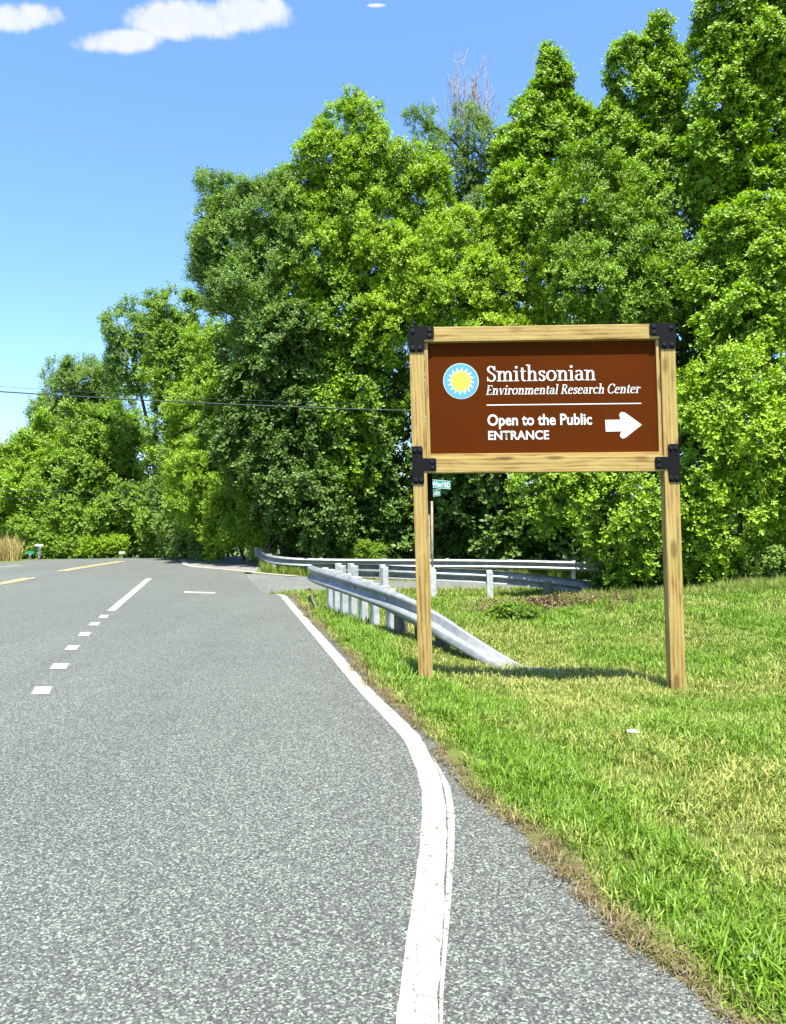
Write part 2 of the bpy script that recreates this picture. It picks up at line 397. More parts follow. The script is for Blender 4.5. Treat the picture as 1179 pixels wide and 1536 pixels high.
# ------------------------------------------------------------------ roads
def sheet(us, vs, fn, lift):
    V = []
    for u_ in us:
        for v_ in vs:
            x, y = fn(u_, v_); V.append((x, y))
    V = np.array(V); z = height(V[:, 0], V[:, 1], False) + lift
    n = len(vs)
    fc = [(i * n + j, i * n + j + 1, (i + 1) * n + j + 1, (i + 1) * n + j) for i in range(len(us) - 1) for j in range(n - 1)]
    m_ = mesh(np.column_stack([V, z]), fc, 'road', True); fix_normals(m_)
    if m_.polygons[0].normal.z < 0: m_.flip_normals()
    return m_
ys = np.concatenate([np.arange(-30, 0, 1.5), np.arange(0, Y_C + .25, .06), np.arange(Y_C + .3, 44, .4), np.arange(44, 82, 3)])
def main_fn(y, t):
    xl = interp(LEFT, y)
    if y < Y_C + .25:
        xr = float(interp(EDGE, y)); rag = (float(vnoise(y * 7, 3.1, 1, 8)) - .5) * .10 + (float(vnoise(y * 23, 9.1, 1, 4)) - .5) * .05
        xr += rag * (1 if y < 14 else .3)
    elif y < 25.1: xr = -3.0 - (y - Y_C) * .26
    else: xr = float(interp(RIGHT2, y))
    return xl + (xr - xl) * t, y
m_ = sheet(ys, np.linspace(0, 1, 34), main_fn, .004)
ROAD = link('road', m_, M_ROAD, kind='structure', label='grey speckled asphalt road curving left over a low crest')
xs = np.concatenate([np.arange(-9, 14, .3), np.arange(14, 61, 2)])
def side_fn(x, t):
    yn = float(interp(NEAR_Y, x)) if x > -3.2 else Y_C - .4; yf = float(interp(FAR_Y, x)); return x, yn + (yf - yn) * t
link('side_road', sheet(xs, np.linspace(0, 1, 16), side_fn, -.001), M_SIDE, kind='structure', label='pale side road leading right between two guardrails')

def strip(name, left, right, mat, lift=.010, z0=False):
    V = []
    n = len(left)
    A = np.array([(p.x, p.y) for p in left] + [(p.x, p.y) for p in right])
    z = height(A[:, 0], A[:, 1], False) + lift
    for i in range(2 * n): V.append((A[i, 0], A[i, 1], z[i]))
    for i in range(2 * n): V.append((A[i, 0], A[i, 1], z[i] - .006))
    fc = [(i, n + i, n + i + 1, i + 1) for i in range(n - 1)]
    fc += [(i, i + 1, 2 * n + i + 1, 2 * n + i) for i in range(n - 1)] + [(n + i + 1, n + i, 3 * n + i, 3 * n + i + 1) for i in range(n - 1)]
    m_ = mesh(V, fc, name); fix_normals(m_)
    if m_.polygons[0].normal.z < 0: m_.flip_normals()
    return link(name, m_, mat, ROAD)
def resample(pts, step=.12):
    out = [pts[0]]
    for a, b in zip(pts[:-1], pts[1:]):
        k = max(1, int((b - a).length / step))
        out += [a.lerp(b, (j + 1) / k) for j in range(k)]
    return out
def smooth_poly(P, it=3):
    for _ in range(it):
        Q = [P[0]]
        for a, b in zip(P[:-1], P[1:]): Q += [a.lerp(b, .25), a.lerp(b, .75)]
        P = Q + [P[-1]]
    return P
def offs(path, o):                       # offset to the right of the path
    out = []
    for i, p in enumerate(path):
        t = path[min(i + 1, len(path) - 1)] - path[max(i - 1, 0)]; t.z = 0; t.normalize()
        out.append(p + Vector((t.y, -t.x, 0)) * (o[i] if isinstance(o, (list, np.ndarray)) else o))
    return out
Lp = [Vector((-.28, -6, 0)), Vector((-.12, 0, 0))] + [gp(a, b) for a, b in ((592, 1536), (606, 1440), (621, 1340), (631, 1260), (634, 1205), (628, 1165), (612, 1122), (596, 1098), (541, 1043), (495, 985), (445, 925), (413, 886))]
Lp = smooth_poly(Lp, 3)
def jit(path, amp, seed):
    return [p + Vector(((float(vnoise(p.y * 9, seed, 1, 2)) - .5) * amp, 0, 0)) for p in path]
Lr = offs(Lp, .135)
strip('edge_line', jit(resample(Lp), .008, 1), jit(resample(Lp), .008, 1) and jit(resample(offs(resample(Lp), .135), 1e9), .012, 5), M_WHITE)
o2 = [p for p in resample(Lp) if p.y < 5.4]
wd = [.142 + .038 * min(1, max(0, (p.y - 2.0) / 2.2)) * min(1, max(0, (5.3 - p.y) / .6)) for p in o2]
strip('old_edge_line', offs(o2, .141), offs(o2, wd), M_WHITE_OLD, .008)
def quad(name, pts, mat, lift=.010):     # pixels: near-left, near-right, far-right, far-left
    a, b, c, d = [gp(*p) for p in pts]
    return strip(name, [a, d], [b, c], mat, lift)
for pts in (((46, 1043), (74, 1043), (79, 1031), (53, 1031)), ((74, 1005), (99, 1005), (104, 996), (80, 996)),
            ((96, 976), (115, 976), (120, 969), (102, 969)), ((116, 955), (133, 955), (137, 949), (121, 949)),
            ((132, 939), (147, 939), (151, 934), (137, 934)), ((147, 928), (160, 928), (164, 923), (151, 923))):
    quad('lane_dash', pts, M_WHITE)
quad('long_lane_dash', ((160, 917), (173, 917), (228, 868), (219, 868)), M_WHITE)
a, b = gp(276, 888.5), gp(323, 889.2); c, d = gp(323, 886.8), gp(276, 886.0)
strip('stop_bar', [a, b], [d, c], M_WHITE)
# edge line round the far corner
P = smooth_poly([gp(270, 838.5), gp(271, 845), gp(279, 850.5), gp(320, 854), gp(380, 858.5), gp(440, 862.5)], 2)
P = resample(P, .3); strip('corner_line', P, offs(P, -.22), M_WHITE, .022)
for off_ in (0, .24):                      # double yellow centre line in two runs
    for run in (((-60, 884), (-10, 876.5), (36, 867.5)), ((82, 857.5), (120, 851), (176, 842.5))):
        P = smooth_poly([gp(*q_) for q_ in run], 1); P = offs(P, off_)
        P = resample(P, .4); strip('centre_line', P, offs(P, .15), M_YEL, .016)
P = smooth_poly([gp(-60, 853), gp(0, 850.5), gp(28, 848)], 1)
strip('left_edge_line', P, offs(P, .2), M_WHITE)
# pale gravel patch right of the corner line
def gravel_fn(y, t):
    xl = float(np.interp(y, [24.9, 25.6, 27.5, 31, 36, 41], [-4.9, -5.6, -7.3, -8.3, -9.9, -10.3])); xr = float(interp(RIGHT2, y)) + .1 if y > 25.1 else -4.8
    return xl + (xr - xl) * t, y
link('gravel_shoulder', sheet(np.arange(24.9, 41, .4), np.linspace(0, 1, 8), gravel_fn, .006), M_GRAVEL, kind='structure', label='pale dusty gravel shoulder inside the far corner')

# ------------------------------------------------------------------ instanced leaves and grass
def leaf(V, Fc, base, d, side, L, W, curl=.25):
    d = d.normalized(); side = side.normalized(); nrm = d.cross(side)
    b = len(V)
    V += [base, base + d * L * .38 + side * W * .5 - nrm * W * .14, base + d * L * .75 + side * W * .36 - nrm * L * curl * .35, base + d * L - nrm * L * curl,
          base + d * L * .75 - side * W * .36 - nrm * L * curl * .35, base + d * L * .38 - side * W * .5 - nrm * W * .14, base + d * L * .55 + nrm * W * .06]
    Fc += [(b, b + 1, b + 6), (b + 1, b + 2, b + 6), (b + 2, b + 3, b + 6), (b + 3, b + 4, b + 6), (b + 4, b + 5, b + 6), (b + 5, b, b + 6)]
def make_sprig(seed, n, L, W, size, narrow=False):
    r = random.Random(seed); V = []; Fc = []
    stems = 3
    for s in range(stems):
        az = s * 2.1 + r.uniform(-.4, .4); tilt = r.uniform(.25, .9)
        ax = Vector((math.cos(az) * math.sin(tilt), math.sin(az) * math.sin(tilt), math.cos(tilt)))
        for i in range(n // stems):
            t = (i + .6) / (n / stems); p = ax * size * t
            la = i * 2.4 + r.uniform(-.5, .5)
            out = Vector((math.cos(la), math.sin(la), 0))
            d = (out + ax * .55 + Vector((0, 0, -.12 + r.uniform(-.3, .3)))).normalized()
            side = d.cross(Vector((0, 0, 1)) + Vector((r.uniform(-.5, .5), r.uniform(-.5, .5), 0))).normalized()
            s_ = r.uniform(.7, 1.15)
            leaf(V, Fc, p, d, side, L * s_, W * s_, r.uniform(.1, .4))
    return mesh(V, Fc, 'leaf_spray')
SPRIG = {
    'broad': [make_sprig(i, 18, .120, .082, .27) for i in range(4)],
    'oval': [make_sprig(20 + i, 24, .095, .054, .27) for i in range(4)],
    'fine': [make_sprig(40 + i, 27, .088, .036, .28) for i in range(4)],
}
def make_tuft(seed, n, h, wd, spread, lean):
    r = random.Random(seed); V = []; Fc = []
    for i in range(n):
        a = r.uniform(0, 6.283); rr = spread * math.sqrt(r.random()); p = Vector((math.cos(a) * rr, math.sin(a) * rr, -.01))
        b = r.uniform(0, 6.283); ln = r.uniform(.2, 1) * lean; H = h * r.uniform(.55, 1.15); w_ = wd * r.uniform(.7, 1.3)
        d = Vector((math.cos(b), math.sin(b), 0)); s = Vector((-d.y, d.x, 0))
        k = len(V)
        V += [p - s * w_ / 2, p + s * w_ / 2, p + d * H * ln * .35 + Vector((0, 0, H * .55)) + s * w_ * .45, p + d * H * ln * .35 + Vector((0, 0, H * .55)) - s * w_ * .45,
              p + d * H * ln + Vector((0, 0, H * (1.05 - .45 * ln)))]
        Fc += [(k, k + 1, k + 2, k + 3), (k + 3, k + 2, k + 4)]
    return mesh(V, Fc, 'grass_tuft')
TUFT = {
    'lawn': [make_tuft(i, 26, .075, .006, .07, .9) for i in range(5)],
    'verge': [make_tuft(30 + i, 22, .13, .0075, .07, .8) for i in range(4)],
    'tall': [make_tuft(60 + i, 26, .75, .016, .16, .45) for i in range(3)],
    'thatch': [make_tuft(90 + i, 16, .10, .006, .07, 1.6) for i in range(3)],
}
_src = {}
def source(me_, mat, key):
    k = (me_.name, key)
    if k not in _src:
        m2 = me_.copy(); m2.materials.append(mat)
        o = bpy.data.objects.new('source_' + m2.name, m2); _src[k] = o      # never linked to the scene
    return _src[k]
_ng = {}
def scatter_group(kind, variants, mat):
    key = (kind, mat.name)
    if key in _ng: return _ng[key]
    g = bpy.data.node_groups.new('scatter_' + kind, 'GeometryNodeTree')
    g.interface.new_socket('Geometry', in_out='INPUT', socket_type='NodeSocketGeometry')
    g.interface.new_socket('Geometry', in_out='OUTPUT', socket_type='NodeSocketGeometry')
    N = g.nodes; gi = N.new('NodeGroupInput'); go = N.new('NodeGroupOutput')
    mp = N.new('GeometryNodeMeshToPoints'); g.links.new(gi.outputs[0], mp.inputs[0])
    jn = N.new('GeometryNodeJoinGeometry')
    for v in variants:
        oi = N.new('GeometryNodeObjectInfo'); oi.inputs['Object'].default_value = source(v, mat, mat.name)
        ti = N.new('GeometryNodeGeometryToInstance'); g.links.new(oi.outputs['Geometry'], ti.inputs[0])
        g.links.new(ti.outputs[0], jn.inputs[0])
    ip = N.new('GeometryNodeInstanceOnPoints'); ip.inputs['Pick Instance'].default_value = True
    g.links.new(mp.outputs[0], ip.inputs['Points']); g.links.new(jn.outputs[0], ip.inputs['Instance'])
    def attr(nm, ty):
        a_ = N.new('GeometryNodeInputNamedAttribute'); a_.data_type = ty; a_.inputs['Name'].default_value = nm; return a_.outputs['Attribute']
    g.links.new(attr('pick', 'INT'), ip.inputs['Instance Index'])
    g.links.new(attr('rot', 'FLOAT_VECTOR'), ip.inputs['Rotation'])
    g.links.new(attr('scl', 'FLOAT'), ip.inputs['Scale'])
    g.links.new(ip.outputs[0], go.inputs[0])
    _ng[key] = g; return g
def scatter(name, P, rot, scl, gkey, variants, mat, parent=None, dry=None, **props):
    me_ = bpy.data.meshes.new(name); n = len(P)
    loc = Vector(P.mean(0).tolist()) if parent is None else Vector((0, 0, 0))
    me_.vertices.add(n); me_.vertices.foreach_set('co', (P - np.array(loc)).astype(np.float32).ravel())
    me_.attributes.new('rot', 'FLOAT_VECTOR', 'POINT').data.foreach_set('vector', rot.astype(np.float32).ravel())
    me_.attributes.new('scl', 'FLOAT', 'POINT').data.foreach_set('value', scl.astype(np.float32))
    me_.attributes.new('pick', 'INT', 'POINT').data.foreach_set('value', rng.integers(0, len(variants), n).astype(np.int32))
    me_.attributes.new('dry', 'FLOAT', 'POINT').data.foreach_set('value', (dry if dry is not None else np.zeros(n)).astype(np.float32))
    me_.materials.append(mat)
    o = link(name, me_, None, parent, **props)
    if parent is None: o.location = loc
    md = o.modifiers.new('scatter', 'NODES'); md.node_group = scatter_group(gkey, variants, mat)
    return o
def euler_from_dir(D, spin):
    """XYZ eulers that turn +Z to D"""
    D = D / np.linalg.norm(D, axis=1)[:, None]
    # R = Rz(az) Ry(pol) Rz(spin): convert to XYZ euler
    az = np.arctan2(D[:, 1], D[:, 0]); pol = np.arccos(np.clip(D[:, 2], -1, 1))
    ca, sa, cp, sp, cs, ss = np.cos(az), np.sin(az), np.cos(pol), np.sin(pol), np.cos(spin), np.sin(spin)
    m00 = ca * cp * cs - sa * ss; m10 = sa * cp * cs + ca * ss; m20 = -sp * cs
    m21 = sp * ss; m22 = cp
    return np.stack([np.arctan2(m21, m22), -np.arcsin(np.clip(m20, -1, 1)), np.arctan2(m10, m00)], 1)

# ------------------------------------------------------------------ trees
def crown_points(blobs, dens, csize):
    """blobs: (centre, (a,b,c)); leaf sprays sit in clusters on and inside each blob"""
    Ps = []; Ds = []; Ss = []
    for c, r_ in blobs:
        r_ = np.array(r_); c = np.array(c)
        area = 4 * math.pi * ((r_[0] * r_[1]) ** 1.6 / 3 + (r_[0] * r_[2]) ** 1.6 / 3 + (r_[1] * r_[2]) ** 1.6 / 3) ** (1 / 1.6)
        n = max(6, int(area / (csize ** 2 * 1.7)))
        u = rng.normal(size=(n, 3)); u /= np.linalg.norm(u, axis=1)[:, None]
        u = u[(u[:, 1] < .35) | (rng.random(n) < .45)]; n = len(u)
        rad = np.where(rng.random(n) < .72, rng.uniform(.74, 1.13, n), rng.uniform(.40, .78, n))
        cc = c + u * r_ * rad[:, None]
        cr = csize * rng.uniform(.5, 1.25, n)
        k = np.maximum(3, (dens * (cr / csize) ** 2).astype(int))
        idx = np.repeat(np.arange(n), k); m = len(idx)
        v = rng.normal(size=(m, 3)); v /= np.linalg.norm(v, axis=1)[:, None]
        out = u[idx] * np.array([1, 1, .7]) + np.array([0, 0, .45])
        out /= np.linalg.norm(out, axis=1)[:, None]
        v = v + out * .7; v /= np.linalg.norm(v, axis=1)[:, None]
        P = cc[idx] + v * (cr[idx] * rng.uniform(.25, 1.0, m) ** .6)[:, None] * np.array([.85, .85, 1.2])
        D = v * .5 + out * .45 + np.array([0, -.15, .55]) + rng.normal(size=(m, 3)) * .33
        Ps.append(P); Ds.append(D); Ss.append(rng.uniform(.75, 1.2, m))
    return np.concatenate(Ps), np.concatenate(Ds), np.concatenate(Ss)
TOTAL = [0]
def tree(name, label, base, blobs, leafkey, sprig='oval', dens=16, csize=.55, scale=1.0, trunk_r=.16, cat='tree', group='trees of the roadside wood', twigs=0, depthf=.8, multi=1):
    """base: (px, depth); blobs: (px, py, rx, ry, depth) as seen, turned into real places and sizes"""
    bx = at(base[0], 800, base[1]); bz = hz(bx.x, bx.y); B = Vector((bx.x, bx.y, bz))
    root = empty(name, B, label, cat, group)
    BL = []
    for px, py, rx, ry, Y in blobs:
        c = at(px, py, Y); s = Y / F
        BL.append((tuple(c), (rx * s, (rx + ry) * .5 * s * depthf, ry * s)))
    P, D, S = crown_points(BL, dens * 1.1, csize * .70)
    keep = P[:, 2] > height(P[:, 0], P[:, 1]) + .02
    P, D, S = P[keep], D[keep], S[keep]; TOTAL[0] += len(P)
    scatter('crown', P, euler_from_dir(D, rng.uniform(0, 6.28, len(P))), S * scale, sprig, SPRIG[sprig], LEAF[leafkey], root, kind='stuff')
    top = max(BL, key=lambda q: q[0][2])
    tp = Vector(top[0]); mb = MB()
    mid = B.lerp(tp, .5); mid.x = B.x * .7 + tp.x * .3 + random.uniform(-.2, .2); mid.y = B.y * .75 + tp.y * .25
    B0 = B - Vector((0, 0, .25))
    spine = [B0, B.lerp(mid, .3) + Vector((random.uniform(-.08, .08), 0, 0)), mid, mid.lerp(tp, .6) + Vector((random.uniform(-.15, .15), 0, 0)), tp]
    spine = smooth_poly(spine, 2)
    mb.tube(spine, [trunk_r * (1 - .88 * i / (len(spine) - 1)) * (1.35 if i == 0 else 1) for i in range(len(spine))], 9)
    mb.link('trunk', M_BARK, root, True)
    lb = MB()
    for c, r_ in BL:
        c = Vector(c)
        if c == tp: continue
        zz = min(max(c.z - (c - B).xy.length * .5, B.z + .3), tp.z - .2)
        p0 = min(spine, key=lambda p: abs(p.z - zz))
        m1 = p0.lerp(c, .5) + Vector((0, 0, (c - p0).length * .08))
        lb.tube(smooth_poly([p0, m1, c], 2), [trunk_r * .42 * (1 - .13 * i) for i in range(9)][:9] if False else trunk_r * .28, 6)
        for t in range(5):
            u = Vector((random.gauss(0, 1), random.gauss(0, 1) - .3, random.gauss(0, 1) + .5)).normalized()
            e = c + Vector((u.x * r_[0], u.y * r_[1], u.z * r_[2])) * .9
            lb.tube([c.lerp(p0, .15), c.lerp(e, .5) + Vector((0, 0, .05)), e], [trunk_r * .16, trunk_r * .1, .012], 4)
    if len(lb.v): lb.link('limb', M_BARK, root, True, kind='stuff')
    if twigs:
        tw = MB()
        for i in range(twigs):
            a = tp + Vector((random.uniform(-.9, .9), random.uniform(-.3, .3), random.uniform(-1.0, .1)))
            e = a + Vector((random.uniform(-.8, .8), random.uniform(-.3, .3), random.uniform(1.4, 2.9)))
            mdl = a.lerp(e, .5) + Vector((random.uniform(-.1, .1), 0, 0))
            tw.tube([a, mdl, e], [.026, .018, .010], 4)
            for j in range(7):
                s_ = a.lerp(e, random.uniform(.3, .95)); tw.tube([s_, s_ + Vector((random.uniform(-.35, .35), random.uniform(-.1, .1), random.uniform(.2, .6)))], [.012, .007], 3)
        tw.link('bare_twig', M_TWIG, root, kind='stuff')
    return root

TREES = [
 # far left group
 ('broadleaf_tree', 'pale grey-green far tree, the small dome nearest the overhead cable at the left', (125, 50), [(125, 590, 50, 50, 50), (105, 650, 55, 60, 50), (160, 640, 45, 60, 50), (80, 700, 55, 60, 49)], 'pale', 'fine', 15, .75, 1.7),
 ('broadleaf_tree', 'sunlit rounded tree at the far left end of the road', (40, 45), [(35, 720, 42, 55, 45), (15, 765, 45, 60, 44), (65, 690, 40, 50, 45), (70, 760, 50, 60, 43)], 'bright', 'oval', 15, .75, 1.6),
 ('broadleaf_tree', 'dark wide tree above the small far signposts', (150, 43), [(150, 680, 60, 65, 43), (180, 670, 40, 50, 43), (120, 750, 60, 60, 42), (190, 765, 46, 55, 41), (60, 810, 45, 35, 41), (150, 800, 60, 35, 41)], 'mid', 'oval', 15, .75, 1.5),
 ('broadleaf_tree', 'blue-green tree with sky gaps left of the tallest far crown', (243, 40.5), [(190, 500, 26, 36, 40), (200, 555, 34, 40, 40)], 'blue', 'oval', 12, .6, 1.35),
 ('broadleaf_tree', 'tall yellow-green tree with twin rounded tops beyond the junction', (292, 38), [(255, 480, 36, 38, 38), (275, 530, 50, 50, 38), (266, 560, 34, 60, 37.5), (300, 600, 55, 70, 37), (270, 680, 40, 70, 37), (270, 780, 50, 60, 37)], 'mid', 'oval', 15, .7, 1.35),
 ('broadleaf_tree', 'light green tree between the twin-topped tree and the leaning blue-green one', (330, 34), [(330, 540, 42, 48, 34), (360, 600, 45, 60, 33), (310, 640, 50, 60, 33), (350, 700, 55, 60, 32.5)], 'bright', 'oval', 15, .65, 1.2),
 # leaning blue-green tree
 ('broadleaf_tree', 'leaning blue-green tree with ragged branches reaching left over the sky', (430, 29), [(385, 320, 55, 40, 29), (345, 300, 26, 20, 29), (316, 276, 12, 9, 29), (310, 330, 14, 8, 29), (306, 408, 16, 9, 29), (322, 355, 18, 14, 29), (328, 462, 16, 9, 29), (345, 370, 50, 50, 29), (322, 400, 26, 20, 29), (370, 440, 50, 50, 28.5), (335, 445, 22, 18, 29), (400, 500, 48, 55, 28.5), (420, 400, 45, 70, 29), (430, 300, 30, 30, 29)], 'blue', 'fine', 15, .52, 1.15),
 ('broadleaf_tree', 'dark green tree beneath the leaning blue-green crown', (400, 29), [(400, 590, 55, 55, 28), (440, 520, 45, 60, 28), (380, 660, 55, 50, 28), (440, 640, 45, 60, 27.5), (420, 730, 60, 60, 27.5), (470, 770, 50, 60, 27)], 'dark', 'broad', 14, .6, 1.0),
 # big domed sunlit tree
 ('broadleaf_tree', 'big domed lime-green tree, tallest left of the sign', (560, 28), [(535, 205, 42, 52, 28), (500, 260, 55, 55, 28), (570, 270, 60, 65, 28), (460, 320, 45, 55, 28), (530, 340, 60, 60, 27), (620, 300, 52, 60, 28), (480, 400, 60, 55, 27), (560, 410, 50, 60, 26.5), (440, 450, 40, 45, 27.5)], 'lime', 'oval', 17, .55, 1.05),
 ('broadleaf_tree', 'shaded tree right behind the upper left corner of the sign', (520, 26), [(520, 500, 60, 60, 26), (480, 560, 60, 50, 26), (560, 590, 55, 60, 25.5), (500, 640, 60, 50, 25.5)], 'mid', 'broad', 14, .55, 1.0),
 ('broadleaf_tree', 'yellow-green tree filling the space just above the sign', (700, 24), [(690, 370, 60, 45, 24), (620, 420, 55, 45, 24), (600, 490, 55, 50, 24), (680, 450, 70, 60, 23.5), (760, 430, 62, 60, 23.5), (790, 500, 50, 50, 23), (570, 370, 40, 40, 24.5), (730, 530, 80, 50, 23)], 'sunlime', 'oval', 17, .46, .85),
 ('dying_tree', 'thin blue-green tree with bare twigs at its top', (705, 32), [(703, 182, 16, 24, 32), (715, 225, 30, 38, 32), (690, 270, 28, 30, 32), (735, 260, 24, 34, 32), (628, 178, 14, 18, 31), (640, 220, 24, 26, 31), (680, 230, 26, 34, 32), (735, 320, 34, 34, 31)], 'pale', 'fine', 7, .42, .95),
 ('spired_tree', 'spired tree with one narrow pointed tip', (825, 29), [(823, 100, 11, 20, 29), (826, 112, 14, 18, 29), (829, 122, 17, 20, 29), (820, 142, 24, 22, 29), (834, 160, 26, 24, 29), (800, 190, 34, 36, 29), (850, 195, 34, 34, 29), (820, 250, 60, 52, 29), (775, 250, 30, 45, 29), (880, 215, 26, 36, 29), (800, 330, 70, 60, 28)], 'bright', 'broad', 15, .5, .95),
 ('broadleaf_tree', 'twin-topped tree between the spired tree and the tallest right tree', (975, 28), [(988, 52, 13, 26, 28), (986, 80, 20, 26, 28), (945, 105, 26, 36, 28), (998, 115, 24, 36, 28), (960, 165, 48, 44, 28), (1005, 190, 32, 44, 28), (930, 200, 38, 44, 28), (980, 260, 66, 56, 27.5)], 'bright', 'broad', 15, .5, .95),
 ('broadleaf_tree', 'tallest tree at the right whose top leaves the picture', (1110, 25), [(1100, 30, 44, 60, 25), (1078, 85, 28, 46, 25), (1140, 90, 60, 70, 25), (1090, 160, 56, 56, 25), (1170, 200, 56, 70, 25), (1080, 250, 60, 60, 25), (1160, 300, 60, 60, 24.5), (1120, -60, 60, 60, 25), (1180, -10, 50, 70, 25)], 'bright', 'broad', 15, .52, .95),
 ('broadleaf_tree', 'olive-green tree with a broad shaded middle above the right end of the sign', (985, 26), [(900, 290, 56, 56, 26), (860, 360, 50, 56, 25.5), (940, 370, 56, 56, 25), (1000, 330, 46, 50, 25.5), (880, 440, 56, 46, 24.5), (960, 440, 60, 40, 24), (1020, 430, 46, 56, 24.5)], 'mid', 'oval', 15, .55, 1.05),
 ('broadleaf_tree', 'green tree at the right edge, below the tallest tree', (1130, 22), [(1120, 370, 60, 50, 23), (1170, 430, 56, 60, 22), (1080, 430, 50, 50, 23), (1120, 500, 60, 50, 22), (1190, 360, 50, 60, 22.5)], 'bright', 'broad', 14, .5, .9),
 # lower storey
 ('small_tree', 'bright leafy young tree right of the sign, branches down to the lawn', (1110, 17.5), [(1090, 620, 60, 70, 17.5), (1050, 690, 40, 60, 17.5), (1150, 680, 60, 70, 17), (1100, 590, 50, 40, 17.5), (1110, 770, 70, 70, 17.5), (1180, 740, 50, 70, 17), (1060, 800, 50, 50, 17.5), (1035, 620, 24, 34, 17.6), (1178, 600, 30, 34, 17.4)], 'lime', 'oval', 13, .62, 1.0),
 ('small_tree', 'leafy young tree showing beneath the right half of the sign', (925, 19), [(860, 740, 56, 50, 19), (812, 742, 36, 40, 19.3), (930, 770, 60, 60, 18.6), (880, 690, 70, 40, 19), (975, 830, 44, 46, 18.3), (935, 842, 28, 32, 18.6), (985, 760, 34, 40, 18)], 'bright', 'oval', 12, .58, 1.0),
 ('small_tree', 'leafy thicket tree behind the sign panel', (760, 24), [(700, 620, 80, 70, 24), (800, 610, 80, 70, 24), (900, 600, 80, 80, 23), (980, 600, 60, 80, 22.5), (1000, 500, 60, 60, 23)], 'mid', 'broad', 10, .6, 1.0),
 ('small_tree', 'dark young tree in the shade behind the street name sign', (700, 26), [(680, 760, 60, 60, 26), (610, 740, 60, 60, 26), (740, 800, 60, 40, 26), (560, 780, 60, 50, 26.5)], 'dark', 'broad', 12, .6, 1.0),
 ('small_tree', 'sunlit young tree above the left end of the far guardrail', (370, 30.5), [(375, 760, 45, 55, 30), (330, 740, 40, 60, 30.5), (295, 730, 45, 55, 31), (350, 800, 40, 30, 30)], 'bright', 'fine', 14, .5, 1.1),
 ('small_tree', 'pale green young tree where the side road meets the wood', (290, 33), [(280, 690, 34, 50, 34), (270, 790, 30, 40, 34), (310, 800, 36, 34, 33), (250, 760, 26, 40, 36)], 'pale', 'fine', 14, .55, 1.25),
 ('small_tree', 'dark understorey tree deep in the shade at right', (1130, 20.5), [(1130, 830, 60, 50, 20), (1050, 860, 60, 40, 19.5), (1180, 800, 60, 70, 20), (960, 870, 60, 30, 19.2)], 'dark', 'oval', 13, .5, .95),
('small_tree', 'low thicket, leaves coloured dark for shade, behind the near guardrail corner, left of the sign posts', (500, 27), [(470, 800, 50, 30, 27), (530, 770, 50, 50, 27), (590, 790, 50, 40, 26.6), (440, 740, 36, 60, 27)], 'dark', 'oval', 15, .5, 1.05),  # dark leaf colour stands in for the shade inside the wood
 ('small_tree', 'low thicket, leaves coloured dark for shade, behind the far guardrail between the two sign posts', (720, 26.4), [(660, 800, 50, 36, 26.4), (720, 770, 60, 46, 26.4), (790, 800, 56, 36, 26.2), (850, 800, 50, 40, 26.2), (700, 830, 90, 14, 26.3)], 'dark', 'oval', 15, .5, 1.05),  # shade under the trees is put into these dark leaves
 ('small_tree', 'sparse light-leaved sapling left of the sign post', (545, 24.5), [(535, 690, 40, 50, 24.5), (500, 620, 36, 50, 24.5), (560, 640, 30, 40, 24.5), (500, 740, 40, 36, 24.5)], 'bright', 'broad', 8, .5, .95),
]
for T in TREES:
    nm, lab, base, bl, lk, sp, de, cs, sc = T
    if 420 < base[0] < 870 and 22 < base[1] < 29 or 'sunlit young tree above' in lab:      # these stand behind the far guardrail
        f_ = lambda Y_: 28.6 + (Y_ - 26) * .35 if Y_ < 28.6 else Y_
        bl = [(a_, b_, c_, d_, f_(e_)) for a_, b_, c_, d_, e_ in bl]; base = (base[0], f_(base[1]) + .6)
    small = nm == 'small_tree'
    tree(nm, lab, base, bl, lk, sp, de, cs, sc, trunk_r=.09 if small else .19, group='young trees at the wood edge' if small else 'trees of the roadside wood', twigs=34 if nm == 'dying_tree' else 0)

# the deep wood behind, which reads as one dark mass
def deep_wood():
    BL = []
    for px, py, rx, ry, Y in ((450, 600, 90, 130, 32), (560, 480, 90, 120, 33), (700, 420, 110, 120, 33), (840, 400, 110, 120, 33), (980, 330, 110, 120, 32), (1120, 330, 130, 150, 31), (1250, 250, 130, 200, 30),
                              (600, 720, 120, 110, 31), (780, 720, 120, 110, 30), (950, 680, 130, 120, 28), (1120, 650, 130, 150, 26), (1280, 650, 140, 170, 24), (330, 730, 80, 90, 37), (200, 780, 90, 70, 46), (60, 800, 90, 60, 48), (-60, 760, 80, 80, 46), (-180, 740, 120, 120, 46), (400, 560, 50, 90, 32),
                              (1400, 500, 160, 300, 26), (850, 560, 120, 120, 31), (1010, 520, 120, 120, 29), (420, 790, 80, 60, 33), (520, 800, 90, 50, 29.5), (680, 810, 100, 45, 28.5), (820, 810, 90, 45, 27.5), (960, 800, 90, 60, 25), (700, 690, 110, 70, 28), (560, 700, 80, 70, 29), (1100, 800, 100, 80, 23), (300, 800, 60, 40, 38), (1020, 600, 80, 80, 27), (250, 810, 50, 30, 44), (-320, 760, 140, 100, 44), (1420, 780, 180, 100, 22)):
        c = at(px, py, Y); s = Y / F; BL.append((tuple(c), (rx * s, 1.6, ry * s)))
    P, D, S = crown_points(BL, 9, .8)
    keep = P[:, 2] > height(P[:, 0], P[:, 1]); P, D, S = P[keep], D[keep], S[keep]; TOTAL[0] += len(P)
    scatter('deep_wood', P, euler_from_dir(D, rng.uniform(0, 6.28, len(P))), S * 1.7, 'broad', SPRIG['broad'], LEAF['dark'], None, kind='stuff', label='dense dark wood behind the nearer trees', category='wood')
